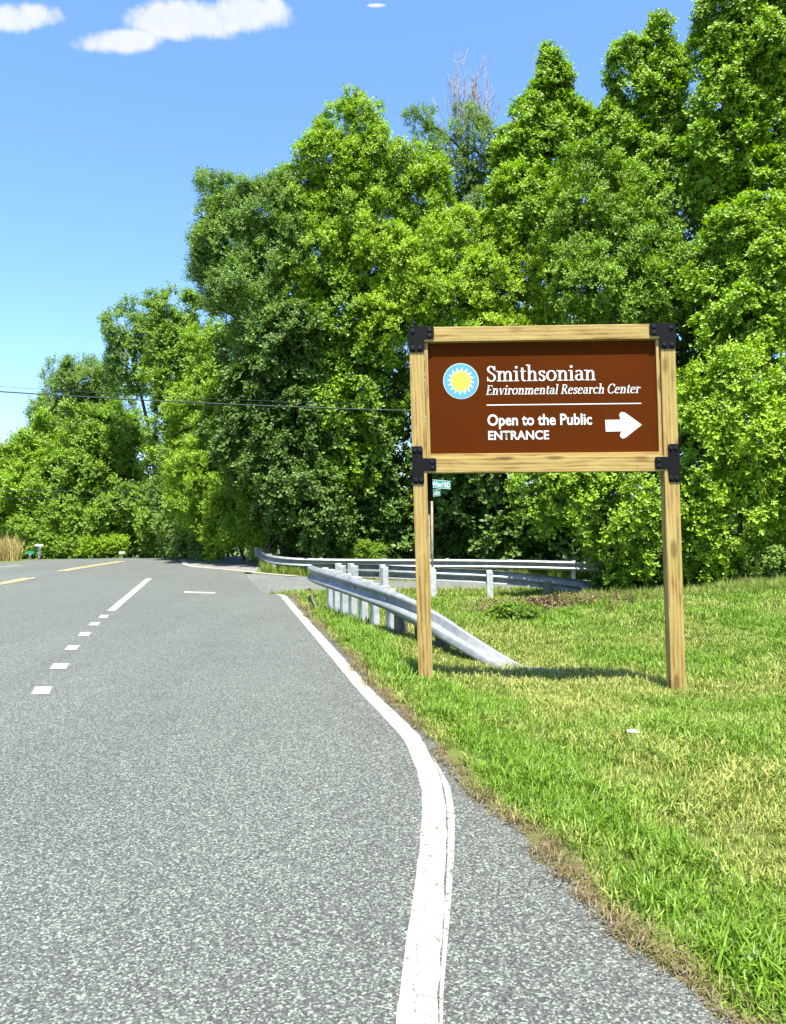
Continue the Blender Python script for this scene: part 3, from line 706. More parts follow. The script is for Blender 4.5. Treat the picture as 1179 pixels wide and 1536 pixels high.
deep_wood()
print('SPRIGS', TOTAL[0])

# ------------------------------------------------------------------ grass
def pts_in(n, x0, x1, y0, y1):
    return rng.uniform(x0, x1, n), rng.uniform(y0, y1, n)
def grass_field():
    X = []; Y = []; K = []
    for (y0, y1, dens_, s) in ((1.5, 5, 330, 1.0), (5, 8, 260, 1.05), (8, 12, 150, 1.25), (12, 19, 70, 1.7), (19, 23, 36, 2.1)):
        x0, x1 = -4, min(.62 * y1 + 1.0, 12)
        n = int((x1 - x0) * (y1 - y0) * dens_); a, b = pts_in(n, x0, x1, y0, y1)
        X.append(a); Y.append(b); K.append(np.full(n, s))
    X, Y, K = map(np.concatenate, (X, Y, K))
    d = road_dist(X, Y)
    edge = -.06 + .10 * vnoise(X, Y, .35, 12) + .05 * vnoise(X, Y, .1, 2)
    ok = (d > edge) & ((X > -3.5) | (Y > 26))
    ok &= ~((Y > 20.5) & (X > -9) & (d < .15))
    # thin where the leaf litter lies under the trees
    q = ((X - 3.3) / 1.3) ** 2 + ((Y - 15.6) / 1.2) ** 2
    ok &= ~((q < 1) & (rng.random(len(X)) < .75))
    X, Y, K, d = X[ok], Y[ok], K[ok], d[ok]
    patch = vnoise(X, Y, .9, 21) * .6 + vnoise(X, Y, .28, 22) * .4
    band = np.exp(-((d - .45) / .45) ** 2) * (Y < 14)   # lush strip beside the road
    dry = .27 + (patch - .5) * 1.1 - band * .42 + np.where(d < .22, .60 - d * 2.2, 0) - .12 * np.clip((Y - 9) / 4, 0, 1)
    dry += .22 * np.exp(-((d - 1.5 - .2 * vnoise(X, Y, 1.5, 4)) / .5) ** 2)
    tall = (band > .45) & (d > .2) & (rng.random(len(X)) < .6)
    low = d < .07 + .12 * vnoise(X, Y, .3, 44)
    Z = height(X, Y); P = np.stack([X, Y, Z], 1)
    for nm, mask, kind, sc in (('lawn_grass', ~tall & ~low, 'lawn', 1.0), ('verge_grass', tall, 'verge', .85), ('dead_grass', low, 'thatch', .68)):
        Pm = P[mask]; n = len(Pm)
        rot = np.stack([rng.normal(0, .18, n), rng.normal(0, .18, n), rng.uniform(0, 6.28, n)], 1)
        var = .7 + .7 * vnoise(Pm[:, 0], Pm[:, 1], .45, 31)
        lb = {'lawn_grass': 'mown green and yellowed lawn grass', 'verge_grass': 'lush longer grass beside the road edge', 'dead_grass': 'dry matted grass creeping onto the asphalt'}[nm]
        scatter(nm, Pm, rot, K[mask] * sc * var * rng.uniform(.8, 1.2, n), kind, TUFT[kind], M_THATCH if kind == 'thatch' else M_GRASS, None, dry=dry[mask], kind='stuff', label=lb, category='grass')
    print('TUFTS', len(X))
grass_field()
def grit():
    m2 = []
    for i in range(3):
        bm = bmesh.new(); bmesh.ops.create_icosphere(bm, subdivisions=1, radius=.006)
        for v in bm.verts: v.co *= random.uniform(.7, 1.3); v.co.z *= .6
        me_ = bpy.data.meshes.new('grit'); bm.to_mesh(me_); bm.free(); m2.append(me_)
    n = 5200; Y = rng.uniform(1.6, 12, n) ** 1.0; off_ = -np.abs(rng.normal(0, .07, n)) + .05
    off_[:1100] = -rng.uniform(0, .5, 1100)
    X = interp(EDGE, Y) + off_; Z = height(X, Y, False) + .006
    scatter('edge_grit', np.stack([X, Y, Z], 1), np.stack([np.zeros(n), np.zeros(n), rng.uniform(0, 6, n)], 1), rng.uniform(.4, 1.4, n), 'grit', m2, M_GRIT, None, kind='stuff', label='loose grit and crumbled asphalt along the road edge', category='grit')
    # broad-leaved weeds and a few dead leaves in the lawn
    n = 420; X = rng.uniform(.5, 8, n); Y = rng.uniform(2, 14, n); ok = road_dist(X, Y) > .25; X, Y = X[ok], Y[ok]; n = len(X)
    scatter('lawn_weeds', np.stack([X, Y, height(X, Y) + .015], 1), np.stack([rng.normal(0, .2, n), rng.normal(0, .2, n), rng.uniform(0, 6, n)], 1), rng.uniform(.12, .28, n), 'weeds', SPRIG['oval'], LEAF['weed'], None, kind='stuff', label='small broad-leaved weeds dotted through the lawn', category='weeds')
grit()
def tall_patch(name, label, boxes, n, scale, dryv, mat):
    P = []
    for px0, px1, Y0, Y1 in boxes:
        for _ in range(n):
            Y_ = random.uniform(Y0, Y1); p = at(random.uniform(px0, px1), 800, Y_)
            if road_dist(np.array([p.x]), np.array([Y_]))[0] > .25: P.append((p.x, Y_, hz(p.x, Y_)))
    P = np.array(P); n_ = len(P)
    rot = np.stack([rng.normal(0, .15, n_), rng.normal(0, .15, n_), rng.uniform(0, 6.28, n_)], 1)
    scatter(name, P, rot, scale * rng.uniform(.6, 1.2, n_), 'tall', TUFT['tall'], mat, None, dry=dryv + rng.normal(0, .12, n_), kind='stuff', label=label, category='grass')
tall_patch('tall_dry_grass', 'tall straw-coloured grass at the wood edge beyond the junction', [(300, 400, 27.5, 31)], 420, 1.0, .75, M_STRAW)
tall_patch('tall_roadside_grass', 'tall dry grass at the left edge of the picture', [(-160, 24, 34.5, 38)], 520, 1.5, .8, M_STRAW)
tall_patch('roadside_weeds', 'green weeds beneath the left end of the far guardrail', [(375, 640, 25.2, 28), (640, 900, 26, 28)], 520, .5, .25, M_GRASS)
tall_patch('far_verge_grass', 'yellow-green verge grass at the crest of the road', [(110, 300, 39, 44)], 700, 1.5, .35, M_GRASS)
tall_patch('ditch_grass', 'long grass and weeds round the guardrail posts', [(470, 700, 12.5, 19.5)], 260, .30, .25, M_GRASS)
tall_patch('wood_edge_grass', 'uncut seeding grass along the shaded edge of the lawn', [(830, 1200, 14.6, 16.2)], 420, .34, .35, M_GRASS)

# ------------------------------------------------------------------ bushes, litter
def bush(name, label, px, py, Y, rx, ry, leafk, sp='oval', dens=14, cs=.25, sc=.8, group=None):
    tree(name, label, (px, Y), [(px, py, rx, ry, Y), (px - rx * .7, py + ry * .3, rx * .6, ry * .7, Y), (px + rx * .7, py + ry * .25, rx * .6, ry * .75, Y - .1)], leafk, sp, dens, cs, sc, trunk_r=.03, cat='bush', group=group)
g_ = 'low bushes and weeds'
bush('leafy_weed', 'low bright leafy weed clump in the swale behind the sloping guardrail end', 768, 925, 13.4, 24, 14, 'weed', 'oval', 12, .13, .42, g_)
bush('roadside_bush', 'yellow-green bush at the far crest left of the junction', 155, 822, 39.5, 26, 14, 'lime', 'fine', 12, .4, 1.1, g_)
bush('roadside_bush', 'dark low bush behind the small far signposts', 90, 822, 40, 34, 20, 'mid', 'oval', 12, .4, 1.1, g_)
bush('roadside_bush', 'olive bush beside the tall straw grass beyond the junction', 395, 812, 29.3, 14, 20, 'bright', 'fine', 12, .3, .9, g_)
bush('roadside_bush', 'small green bush poking above the far guardrail at mid picture', 545, 830, 27.4, 26, 9, 'mid', 'fine', 10, .25, .75, g_)
bush('roadside_bush', 'dark bush where the far guardrail disappears', 948, 868, 19.4, 34, 30, 'mid', 'oval', 14, .32, .8, g_)
bush('roadside_bush', 'pale bush at the right edge of the lawn', 1172, 850, 16.6, 26, 24, 'pale', 'oval', 12, .28, .7, g_)
n = 420
a = rng.normal(3.4, .8, n); b = rng.normal(15.7, .75, n); keep = road_dist(a, b) > .1; a, b = a[keep], b[keep]; n = len(a)
scatter('leaf_litter', np.stack([a, b, height(a, b) + .02], 1), np.stack([rng.normal(0, .5, n), rng.normal(0, .5, n), rng.uniform(0, 6, n)], 1), rng.uniform(.4, .75, n), 'litter', SPRIG['oval'], LEAF['litter'], None, kind='stuff', label='brown dead leaves in the shade of the trees', category='leaves')

# ------------------------------------------------------------------ the entrance sign
TL = at(613, 490, 8.05); TR = at(1012, 484, 7.95); BL_ = at(628, 1018, 8.05)
U = (TR - TL) / 399.0; Dn = (BL_ - TL) / 528.0
NN = U.cross(Dn).normalized()
if NN.y > 0: NN = -NN
sign = empty('entrance_sign', (TL.x + U.x * 200, TL.y + .07, hz(1.7, 8.0)), 'large brown entrance sign in a yellow pine frame on two posts', 'sign')
def SP(a, b, w_=0.0): return TL + U * a + Dn * b + NN * w_
PXM = U.length
def sbox(name, a0, a1, b0, b1, w0, w1, mat, parent, axis_='a', bevel=.004, grain_off=0.0, seg=1):
    mb = MB(); c = [SP(a0, b1, w0), SP(a1, b1, w0), SP(a1, b1, w1), SP(a0, b1, w1), SP(a0, b0, w0), SP(a1, b0, w0), SP(a1, b0, w1), SP(a0, b0, w1)]
    mb.hexa(c); o = mb.link(name, mat, parent)
    fix_normals(o.data)
    g = o.data.attributes.new('grain', 'FLOAT_VECTOR', 'POINT')
    for i, (a, b, w_) in enumerate(((a0, b1, w0), (a1, b1, w0), (a1, b1, w1), (a0, b1, w1), (a0, b0, w0), (a1, b0, w0), (a1, b0, w1), (a0, b0, w1))):
        L_, S_ = (a, b) if axis_ == 'a' else (b, a)
        g.data[i].vector = (L_ * PXM + grain_off, S_ * PXM + grain_off * .7, w_ + grain_off * .3)
    if bevel:
        bv = o.modifiers.new('bevel', 'BEVEL'); bv.width = bevel; bv.segments = 2; bv.limit_method = 'ANGLE'
    return o
W_ = 399
sbox('post', 0, 21.5, 2, 548, -.145, 0, M_WOOD, sign, 'b', grain_off=1.7)
sbox('post', W_ - 22, W_, 2, 578, -.145, 0, M_WOOD, sign, 'b', grain_off=5.3)
sbox('top_beam', 22, W_ - 22.5, 1, 23, -.142, -.003, M_WOOD, sign, 'a', grain_off=9.1)
sbox('bottom_beam', 22, W_ - 22.5, 197, 220, -.142, -.003, M_WOOD, sign, 'a', grain_off=13.7)
panel = sbox('panel', 28, W_ - 28, 24, 191, -.062, -.050, M_PANEL, sign, bevel=0)
sbox('trim_strip', 22.2, 27.8, 23.6, 196, -.075, -.025, M_WOOD, sign, 'b', .002, 3.3)
sbox('trim_strip', W_ - 27.8, W_ - 22.8, 23.6, 196, -.075, -.025, M_WOOD, sign, 'b', .002, 4.3)
sbox('trim_strip', 28, W_ - 28, 191.3, 196.6, -.075, -.022, M_WOOD, sign, 'a', .002, 6.3)
def prism(poly, w0, w1, mat, name, parent, bevel=.0):
    n = len(poly); V = [SP(a, b, w0) for a, b in poly] + [SP(a, b, w1) for a, b in poly]
    fc = [tuple(range(n)), tuple(range(2 * n - 1, n - 1, -1))] + [(i, (i + 1) % n, n + (i + 1) % n, n + i) for i in range(n)]
    m_ = mesh(V, fc, name); fix_normals(m_)
    o = link(name, m_, mat, parent)
    if bevel:
        bv = o.modifiers.new('bevel', 'BEVEL'); bv.width = bevel; bv.segments = 2; bv.limit_method = 'ANGLE'
    return o
def disc(a, b, r_, n=20): return [(a + r_ * math.cos(2 * math.pi * i / n), b + r_ * math.sin(2 * math.pi * i / n)) for i in range(n)]
def chamf(P, c=3.0):                     # cut the corners of a polygon
    out = []
    n = len(P)
    for i in range(n):
        p = Vector(P[i]); a = Vector(P[i - 1]); b = Vector(P[(i + 1) % n])
        da = (a - p).normalized(); db = (b - p).normalized()
        cross = (p - a).x * (b - p).y - (p - a).y * (b - p).x
        if cross > 0: out += [tuple(p + da * c), tuple(p + (da + db) * c * .3), tuple(p + db * c)]
        else: out.append(tuple(p))
    return out
def bracket(poly, bolts):
    o = prism(chamf(poly), .0005, .008, M_BLACK, 'bracket', sign, .002)
    for a, b in bolts: prism(disc(a, b, 3.1, 6), .0082, .017, M_BOLT, 'bolt', o, .001)
    return o
e = 1.0
bracket([(-e, 0), (38, 0), (38, 19), (23, 19), (23, 39), (-e, 39)], [(6, 6.5), (31.5, 5), (31.5, 13.5), (5.5, 32), (16.5, 32)])
bracket([(W_ - 38, 0), (W_ + e, 0), (W_ + e, 39), (W_ - 23, 39), (W_ - 23, 19), (W_ - 38, 19)], [(W_ - 6, 6.5), (W_ - 31.5, 5), (W_ - 31.5, 13.5), (W_ - 5.5, 32), (W_ - 16.5, 32)])
bracket([(-e, 180), (16, 180), (16, 198), (36, 198), (36, 217), (17, 217), (17, 237), (-e, 237)], [(4, 185.5), (12, 185.5), (30, 203), (30, 211.5), (4.5, 230), (12.5, 230)])
bracket([(W_ + e, 180), (W_ + e, 237), (W_ - 16, 237), (W_ - 17, 217), (W_ - 36, 217), (W_ - 36, 199), (W_ - 16, 199), (W_ - 16, 180)], [(W_ - 4.5, 185.5), (W_ - 12, 185.5), (W_ - 30, 203), (W_ - 30, 211.5), (W_ - 4.5, 230), (W_ - 12.5, 230)])
sbox('back_bracket', -1, 30, 180, 262, -.155, -.146, M_BLACK, sign, bevel=.002)
PF = -.050                                # front plane of the panel

# lettering: a serif alphabet drawn as pen strokes, cap height 1
TH, TN = .135, .055
def arc(cx, cy, rx, ry, a0, a1, n=14):
    return [(cx + rx * math.cos(R(a0 + (a1 - a0) * i / n)), cy + ry * math.sin(R(a0 + (a1 - a0) * i / n))) for i in range(n + 1)]
def st(x, y0, y1): return ('w', [(x, y0), (x, y1)], TH)
def sf(x, y, w_=.15): return ('w', [(x - w_, y), (x + w_, y)], TN)
def pen(p): return ('p', p, None)
def flag(x, y): return ('w', [(x - .15, y - .03), (x, y - .01)], TN * 1.1)
XH = .66
def arch(x0, x1): return pen([(x0 + .02, XH - .2)] + arc((x0 + x1) / 2 + .03, XH - .22, (x1 - x0) / 2 - .03, .19, 150, 0) + [(x1, XH - .3)])
GL = {
 'S': (.60, [pen([(.50, .74)] + arc(.29, .76, .185, .205, 25, 180)[0:] + [(.14, .66), (.27, .55), (.42, .44)] + arc(.29, .26, .21, .24, 30, -155)), ('w', [(.515, .98), (.515, .70)], TN), ('w', [(.065, .02), (.065, .30)], TN)]),
 'm': (1.04, [st(.17, 0, XH), sf(.17, .0275), flag(.13, XH), arch(.17, .51), st(.51, 0, XH - .22), sf(.51, .0275), arch(.51, .85), st(.85, 0, XH - .22), sf(.85, .0275)]),
 'n': (.70, [st(.17, 0, XH), sf(.17, .0275), flag(.13, XH), arch(.17, .52), st(.52, 0, XH - .22), sf(.52, .0275)]),
 'h': (.70, [st(.17, 0, 1.04), sf(.17, .0275), flag(.13, 1.04), arch(.17, .52), st(.52, 0, XH - .22), sf(.52, .0275)]),
 'i': (.35, [st(.17, 0, XH), sf(.17, .0275), flag(.13, XH), ('w', [(.17, .82), (.17, .96)], .15)]),
 'l': (.35, [st(.17, 0, 1.04), sf(.17, .0275), flag(.13, 1.04)]),
 't': (.42, [pen([(.18, .86), (.18, .4), (.18, .2)] + arc(.31, .16, .13, .14, 190, 300)), ('w', [(.04, XH - .03), (.40, XH - .03)], TN)]),
 's': (.48, [pen([(.38, .50)] + arc(.235, .50, .14, .135, 20, 180) + [(.12, .42), (.24, .355), (.34, .29)] + arc(.235, .17, .15, .15, 30, -160)), ('w', [(.395, .64), (.395, .47)], TN), ('w', [(.075, .02), (.075, .2)], TN)]),
 'o': (.66, [pen(arc(.32, XH / 2, .245, XH / 2 - .02, 90, 450, 26))]),
 'a': (.60, [pen(arc(.26, XH - .18, .17, .155, 160, 0) + [(.43, .4)]), st(.43, .04, XH - .18), pen([(.43, .40), (.3, .385)] + arc(.25, .2, .165, .175, 80, 290) + [(.43, .1)]), ('w', [(.42, .04), (.57, .04)], TN)]),
 'E': (.68, [st(.18, 0, 1), ('w', [(.04, .972), (.58, .972)], TN), ('w', [(.04, .0275), (.60, .0275)], TN), ('w', [(.18, .51), (.46, .51)], TN), ('w', [(.57, .98), (.57, .80)], TN), ('w', [(.60, .02), (.60, .22)], TN), ('w', [(.46, .60), (.46, .42)], TN)]),
 'v': (.62, [('w', [(.12, XH), (.33, .0)], TH), ('w', [(.52, XH), (.33, .0)], TN * 1.1), sf(.12, XH - .03, .12), sf(.52, XH - .03, .1)]),
 'r': (.50, [st(.17, 0, XH), sf(.17, .0275), flag(.13, XH), pen([(.19, XH - .2), (.25, XH - .08), (.34, XH - .04), (.42, XH - .06), (.44, XH - .16)])]),
 'e': (.58, [pen([(.10, .38), (.47, .40)]), pen(arc(.29, .36, .20, .28, 8, 200) + arc(.30, .25, .22, .23, 170, 320))]),
 'c': (.56, [pen([(.46, .50)] + arc(.31, XH / 2, .23, XH / 2 - .02, 45, 320))]),
 'C': (.78, [pen([(.66, .72)] + arc(.42, .5, .34, .49, 40, 320, 22)), ('w', [(.685, .97), (.685, .70)], TN)]),
 'R': (.76, [st(.18, 0, 1), ('w', [(.04, .972), (.3, .972)], TN), sf(.18, .0275, .15), pen([(.26, .97)] + arc(.33, .74, .20, .235, 85, -90) + [(.22, .505)]), ('w', [(.36, .5), (.64, .02)], TH * .95), sf(.66, .0275, .1)]),
 ' ': (.30, []),
}
def serif_text(txt, a0, b0, capx, slant=0.0, widen=1.0, boost=1.0):
    """capx: cap height in sign units; b0 the baseline"""
    V = []; Fc = []; x = 0.0; cnt = 0
    for ch in txt:
        adv, strokes = GL[ch]
        for ty, pts, wd_ in strokes:
            P = [Vector((p[0] + x, p[1])) for p in pts]
            n = len(P); k = len(V); lift = .0012 + .00022 * (cnt % 7); cnt += 1
            for i, p in enumerate(P):
                t = (P[min(i + 1, n - 1)] - P[max(i - 1, 0)]); t.normalize()
                if ty == 'p': w_ = (TN + (TH - TN) * abs(t.y) ** 1.3) * boost
                else: w_ = wd_ * boost
                nn = Vector((-t.y, t.x)) * w_ / 2
                for q_ in (p + nn, p - nn):
                    V.append(SP(a0 + (q_.x * widen + q_.y * slant) * capx, b0 - q_.y * capx, PF + lift))
            Fc += [(k + 2 * i, k + 2 * i + 1, k + 2 * i + 3, k + 2 * i + 2) for i in range(n - 1)]
        x += adv
    return V, Fc, x
def serif_obj(txt, a0, a1, b0, capx, slant=0.0, boost=1.0):
    tot = sum(GL[c][0] for c in txt); widen = (a1 - a0) / capx / tot
    V, Fc, _ = serif_text(txt, a0, b0, capx, slant, widen, boost)
    m_ = mesh(V, Fc, 'lettering'); 
    for p in m_.polygons:
        pass
    bm = bmesh.new(); bm.from_mesh(m_)
    for f in bm.faces:
        f.normal_update()
        if f.normal.dot(NN) < 0: f.normal_flip()
    bm.to_mesh(m_); bm.free()
    return link('lettering', m_, M_LET, panel)
def ab(px, py):                           # photo pixel -> sign coordinates
    b = py - 490 + (px - 613) * 6 / 399; a = px - 613 - b * 15 / 528; return a, b + 0
def sans_obj(txt, px0, px1, pyb, parent, mat, bold=.018, hscale=None, frame=None, w_=None):
    cu = bpy.data.curves.new('text', 'FONT'); cu.body = txt; cu.size = 1; cu.offset = bold; cu.resolution_u = 4
    to = bpy.data.objects.new('text', cu); COL.objects.link(to); bpy.context.view_layer.update()
    m_ = bpy.data.meshes.new_from_object(to.evaluated_get(bpy.context.evaluated_depsgraph_get()))
    bpy.data.objects.remove(to)
    xs_ = [v.co.x for v in m_.vertices]; x0, x1 = min(xs_), max(xs_)
    fr = frame
    for v in m_.vertices:
        t = (v.co.x - x0) / (x1 - x0)
        v.co = fr(t, v.co.y)
    bm = bmesh.new(); bm.from_mesh(m_)
    for f in bm.faces:
        f.normal_update()
    bm.to_mesh(m_); bm.free()
    m_.materials.clear()
    return link('lettering', m_, mat, parent)
a0, b0 = ab(731.5, 571); a1, _ = ab(897, 571)
serif_obj('Smithsonian', a0, a1, b0, 23.5, 0, .98)
a0, b0 = ab(730, 591); a1, _ = ab(962, 591)
serif_obj('Environmental Research Center', a0, a1, b0, 14.2, .20, 1.02)
def sgn(px0, px1, pyb, cap):
    a0, b0 = ab(px0, pyb); a1, _ = ab(px1, pyb)
    return lambda t, y: SP(a0 + (a1 - a0) * t, b0 - y / .73 * cap, PF + .0015)
sans_obj('Open to the Public', 0, 0, 0, panel, M_LET, .022, frame=sgn(733, 890.5, 637, 17.0))
sans_obj('ENTRANCE', 0, 0, 0, panel, M_LET, .022, frame=sgn(734, 826, 658.5, 13.5))
a0, b0 = ab(731.5, 606.5); a1, _ = ab(964, 603)
prism([(a0, b0 - .8), (a1, b0 - .8), (a1, b0 + .8), (a0, b0 + .8)], PF + .0005, PF + .0015, M_LET, 'divider_line', panel)
arrow = [ab(*p) for p in ((910, 628), (933, 627.5), (931, 620), (934, 616), (940, 617), (965, 635), (941, 654), (936, 656), (932, 652), (934, 645), (911, 645.5))]
prism(arrow, PF + .0005, PF + .002, M_LET, 'arrow', panel)
ca, cb = ab(692.5, 570.5)
em = prism(disc(ca, cb, 27.0, 48), PF + .0004, PF + .0012, M_CREAM, 'emblem', panel)
prism(disc(ca, cb, 26.0, 48), PF + .0013, PF + .002, M_BLUE, 'emblem_disc', em)
ray_mb = MB()
for i in range(16):
    th = 2 * math.pi * i / 16
    pl = []
    for r_, off in ((10, -.19), (14, -.155), (17.5, -.02), (21.5, .13), (19.5, .17), (16, .20), (10, .19)):
        pl.append((ca + r_ * math.cos(th + off), cb + r_ * math.sin(th + off)))
    k = len(pl); ray_mb.add([SP(a, b, PF + .0026 + .0001 * (i % 2)) for a, b in pl], [tuple(range(k))])
ray_mb.link('sun_rays', M_CREAM, em)
sunp = []
for i in range(64):
    r_ = 13.5 + 3.2 * (1 if i % 4 == 1 else (0.35 if i % 4 in (0, 2) else 0)); th = 2 * math.pi * i / 64
    sunp.append((ca + r_ * math.cos(th), cb + r_ * math.sin(th)))
c0 = MB(); c0.add([SP(ca, cb, PF + .0033)] + [SP(a, b, PF + .0033) for a, b in sunp], [(0, 1 + i, 1 + (i + 1) % 64) for i in range(64)])
c0.link('sun_disc', M_SUNY, em)

# ------------------------------------------------------------------ guardrails
PROF = [(.0, .158), (.022, .150), (.078, .112), (.083, .094), (.076, .074), (.006, .024), (.0, .0), (.006, -.024), (.076, -.074), (.083, -.094), (.078, -.112), (.022, -.150), (.0, -.158)]
def rail_mesh(path, twist, side):
    """sweep the W profile; side = +1 puts the corrugated face on the right of the path"""
    V = []; n = len(PROF)
    for i, p in enumerate(path):
        t = (path[min(i + 1, len(path) - 1)] - path[max(i - 1, 0)]).normalized()
        o_ = Vector((t.y, -t.x, 0)).normalized() * side; u_ = o_.cross(t) * side
        if u_.z < 0: u_ = -u_
        c, s = math.cos(twist[i]), math.sin(twist[i])
        oo = o_ * c + u_ * s; uu_ = u_ * c - o_ * s
        V += [p + oo * a + uu_ * b for a, b in PROF]
    fc = [(i * n + j, i * n + j + 1, (i + 1) * n + j + 1, (i + 1) * n + j) for i in range(len(path) - 1) for j in range(n - 1)]
    return mesh(V, fc, 'rail', True)
def guardrail(label, pix, side, posts, dark=(), name='guardrail'):
    P = [at(*q_) for q_ in pix]
    path = resample(smooth_poly(P, 3), .18)
    g = empty(name, (path[len(path) // 2].x, path[len(path) // 2].y, hz(path[len(path) // 2].x, path[len(path) // 2].y)), label, 'guardrail', 'steel guardrails at the junction')
    hh = [p.z - hz(p.x, p.y) for p in path]
    print(name, 'height over ground', [round(h_, 2) for h_ in hh[::8]], 'z', [round(p.z, 2) for p in path[::8]])
    return g, path
def add_rail(g, path, twist, side):
    o = link('rail', rail_mesh(path, twist, side), M_GALV, g)
    s_ = o.modifiers.new('solid', 'SOLIDIFY'); s_.thickness = .005
    return o
def lap_bolts(g, path, side, step):
    last = None
    for i, p in enumerate(path[2:-2]):
        if last is None or (p - last).length > step:
            last = p; t = (path[i + 3] - path[i + 1]).normalized(); o_ = Vector((t.y, -t.x, 0)) * side
            mb = MB(); mb.tube([p + o_ * .004, p + o_ * .03], .019, 8); mb.link('bolt', M_GPOST, g)
def add_post(g, p, t, side, mat, wd=.11, dp=.15, block=True, low=.5, top=.12):
    back = Vector((-t.y, t.x, 0)).normalized() * side          # away from traffic
    a_ = math.atan2(t.y, t.x); gz = hz(p.x, p.y)
    c = p + back * (.10 + (dp / 2 if block else 0))
    if block:
        mb = MB(); mb.box(p + back * .055, (wd * .9, .10, .34), a_); mb.link('block', mat, g, bevel=.004)
    mb = MB(); h_ = p.z + top - gz + .3; mb.box((c.x, c.y, gz - .3 + h_ / 2), (wd, dp, h_), a_); mb.link('post', mat, g, bevel=.006)

near_pix = [(838, 1020, 9.0), (805, 1009, 9.2), (745, 984, 9.65), (690, 957, 10.1), (640, 928, 10.65), (590, 902, 11.3), (540, 884, 12.2), (500, 871, 13.2), (476, 864, 14.1), (466, 859.5, 15.2), (470, 857, 16.3), (492, 856, 17.4), (530, 856, 18.3), (580, 857.5, 18.9), (650, 861, 19.3), (727, 864, 19.4), (815, 872, 19.3), (900, 884, 19.2)]
g1, path1 = guardrail('near guardrail that curves round the corner and slopes into the lawn behind the sign', near_pix, -1, None)
def smoothstep(a, b, x): t = min(1, max(0, (x - a) / (b - a))); return t * t * (3 - 2 * t)
tw = []
L_acc = 0
for i, p in enumerate(path1):
    if i: L_acc += (p - path1[i - 1]).length
    tw.append(R(78) * (1 - smoothstep(.8, 4.0, L_acc)))
for i, p in enumerate(path1):              # keep it on the ground where it ends
    gz_ = hz(p.x, p.y); s_ = (p - path1[0]).length; p.z -= .15 * (1 - smoothstep(0, 2.2, s_))
    if p.z < gz_ - .05: p.z = gz_ - .05
add_rail(g1, path1, tw, -1); lap_bolts(g1, path1[22:], -1, .95)
def nearest_px(path, px, far=False, y0=None):
    best = None
    for i in range(1, len(path) - 1):
        p = path[i]; d = p - CAM; X = d.dot(rt) / d.dot(fw) * F + CX
        if far != (p.y > 16.2): continue
        if best is None or abs(X - px) < best[0]: best = (abs(X - px), i)
    i = best[1]; return path[i], (path[i + 1] - path[i - 1]).normalized()
for px in (484, 494, 505, 518, 533, 551, 571):
    p, t = nearest_px(path1, px); add_post(g1, p, t, -1, M_GPOST, .14, .10)
for px in (594, 622, 655):
    p, t = nearest_px(path1, px); add_post(g1, p, t, -1, M_DPOST, .15, .15, False, top=-.10)
for px in (503, 523, 574, 650, 729):
    p, t = nearest_px(path1, px, True); add_post(g1, p, t, -1, M_GPOST, .15, .12)
p, t = nearest_px(path1, 815, True); add_post(g1, p, t, -1, M_DPOST, .2, .15, False, top=.02)

far_pix = [(386, 829, 28.5), (392, 832, 27.6), (402, 838, 26.6), (420, 842, 26.0), (460, 844.5, 25.8), (560, 845.5, 25.8), (650, 845.5, 25.7), (760, 846.5, 25.5), (870, 849, 25.2), (960, 853, 25.0)]
g2, path2 = guardrail('far guardrail along the opposite side of the side road, its left end bent back', far_pix, -1, None)
add_rail(g2, path2, [0] * len(path2), 1); lap_bolts(g2, path2, 1, 1.9)
last = None
for i in range(3, len(path2) - 1):
    if last is None or (path2[i] - last).length > 1.9:
        last = path2[i]; add_post(g2, path2[i], (path2[i + 1] - path2[i - 1]).normalized(), 1, M_GPOST, .12, .12, top=.10)
# end piece with upright tab
p = path2[0]; mb = MB(); mb.box(p + Vector((.0, 0, .02)), (.06, .35, .36), R(40)); mb.link('end_shoe', M_GALV, g2, bevel=.01)

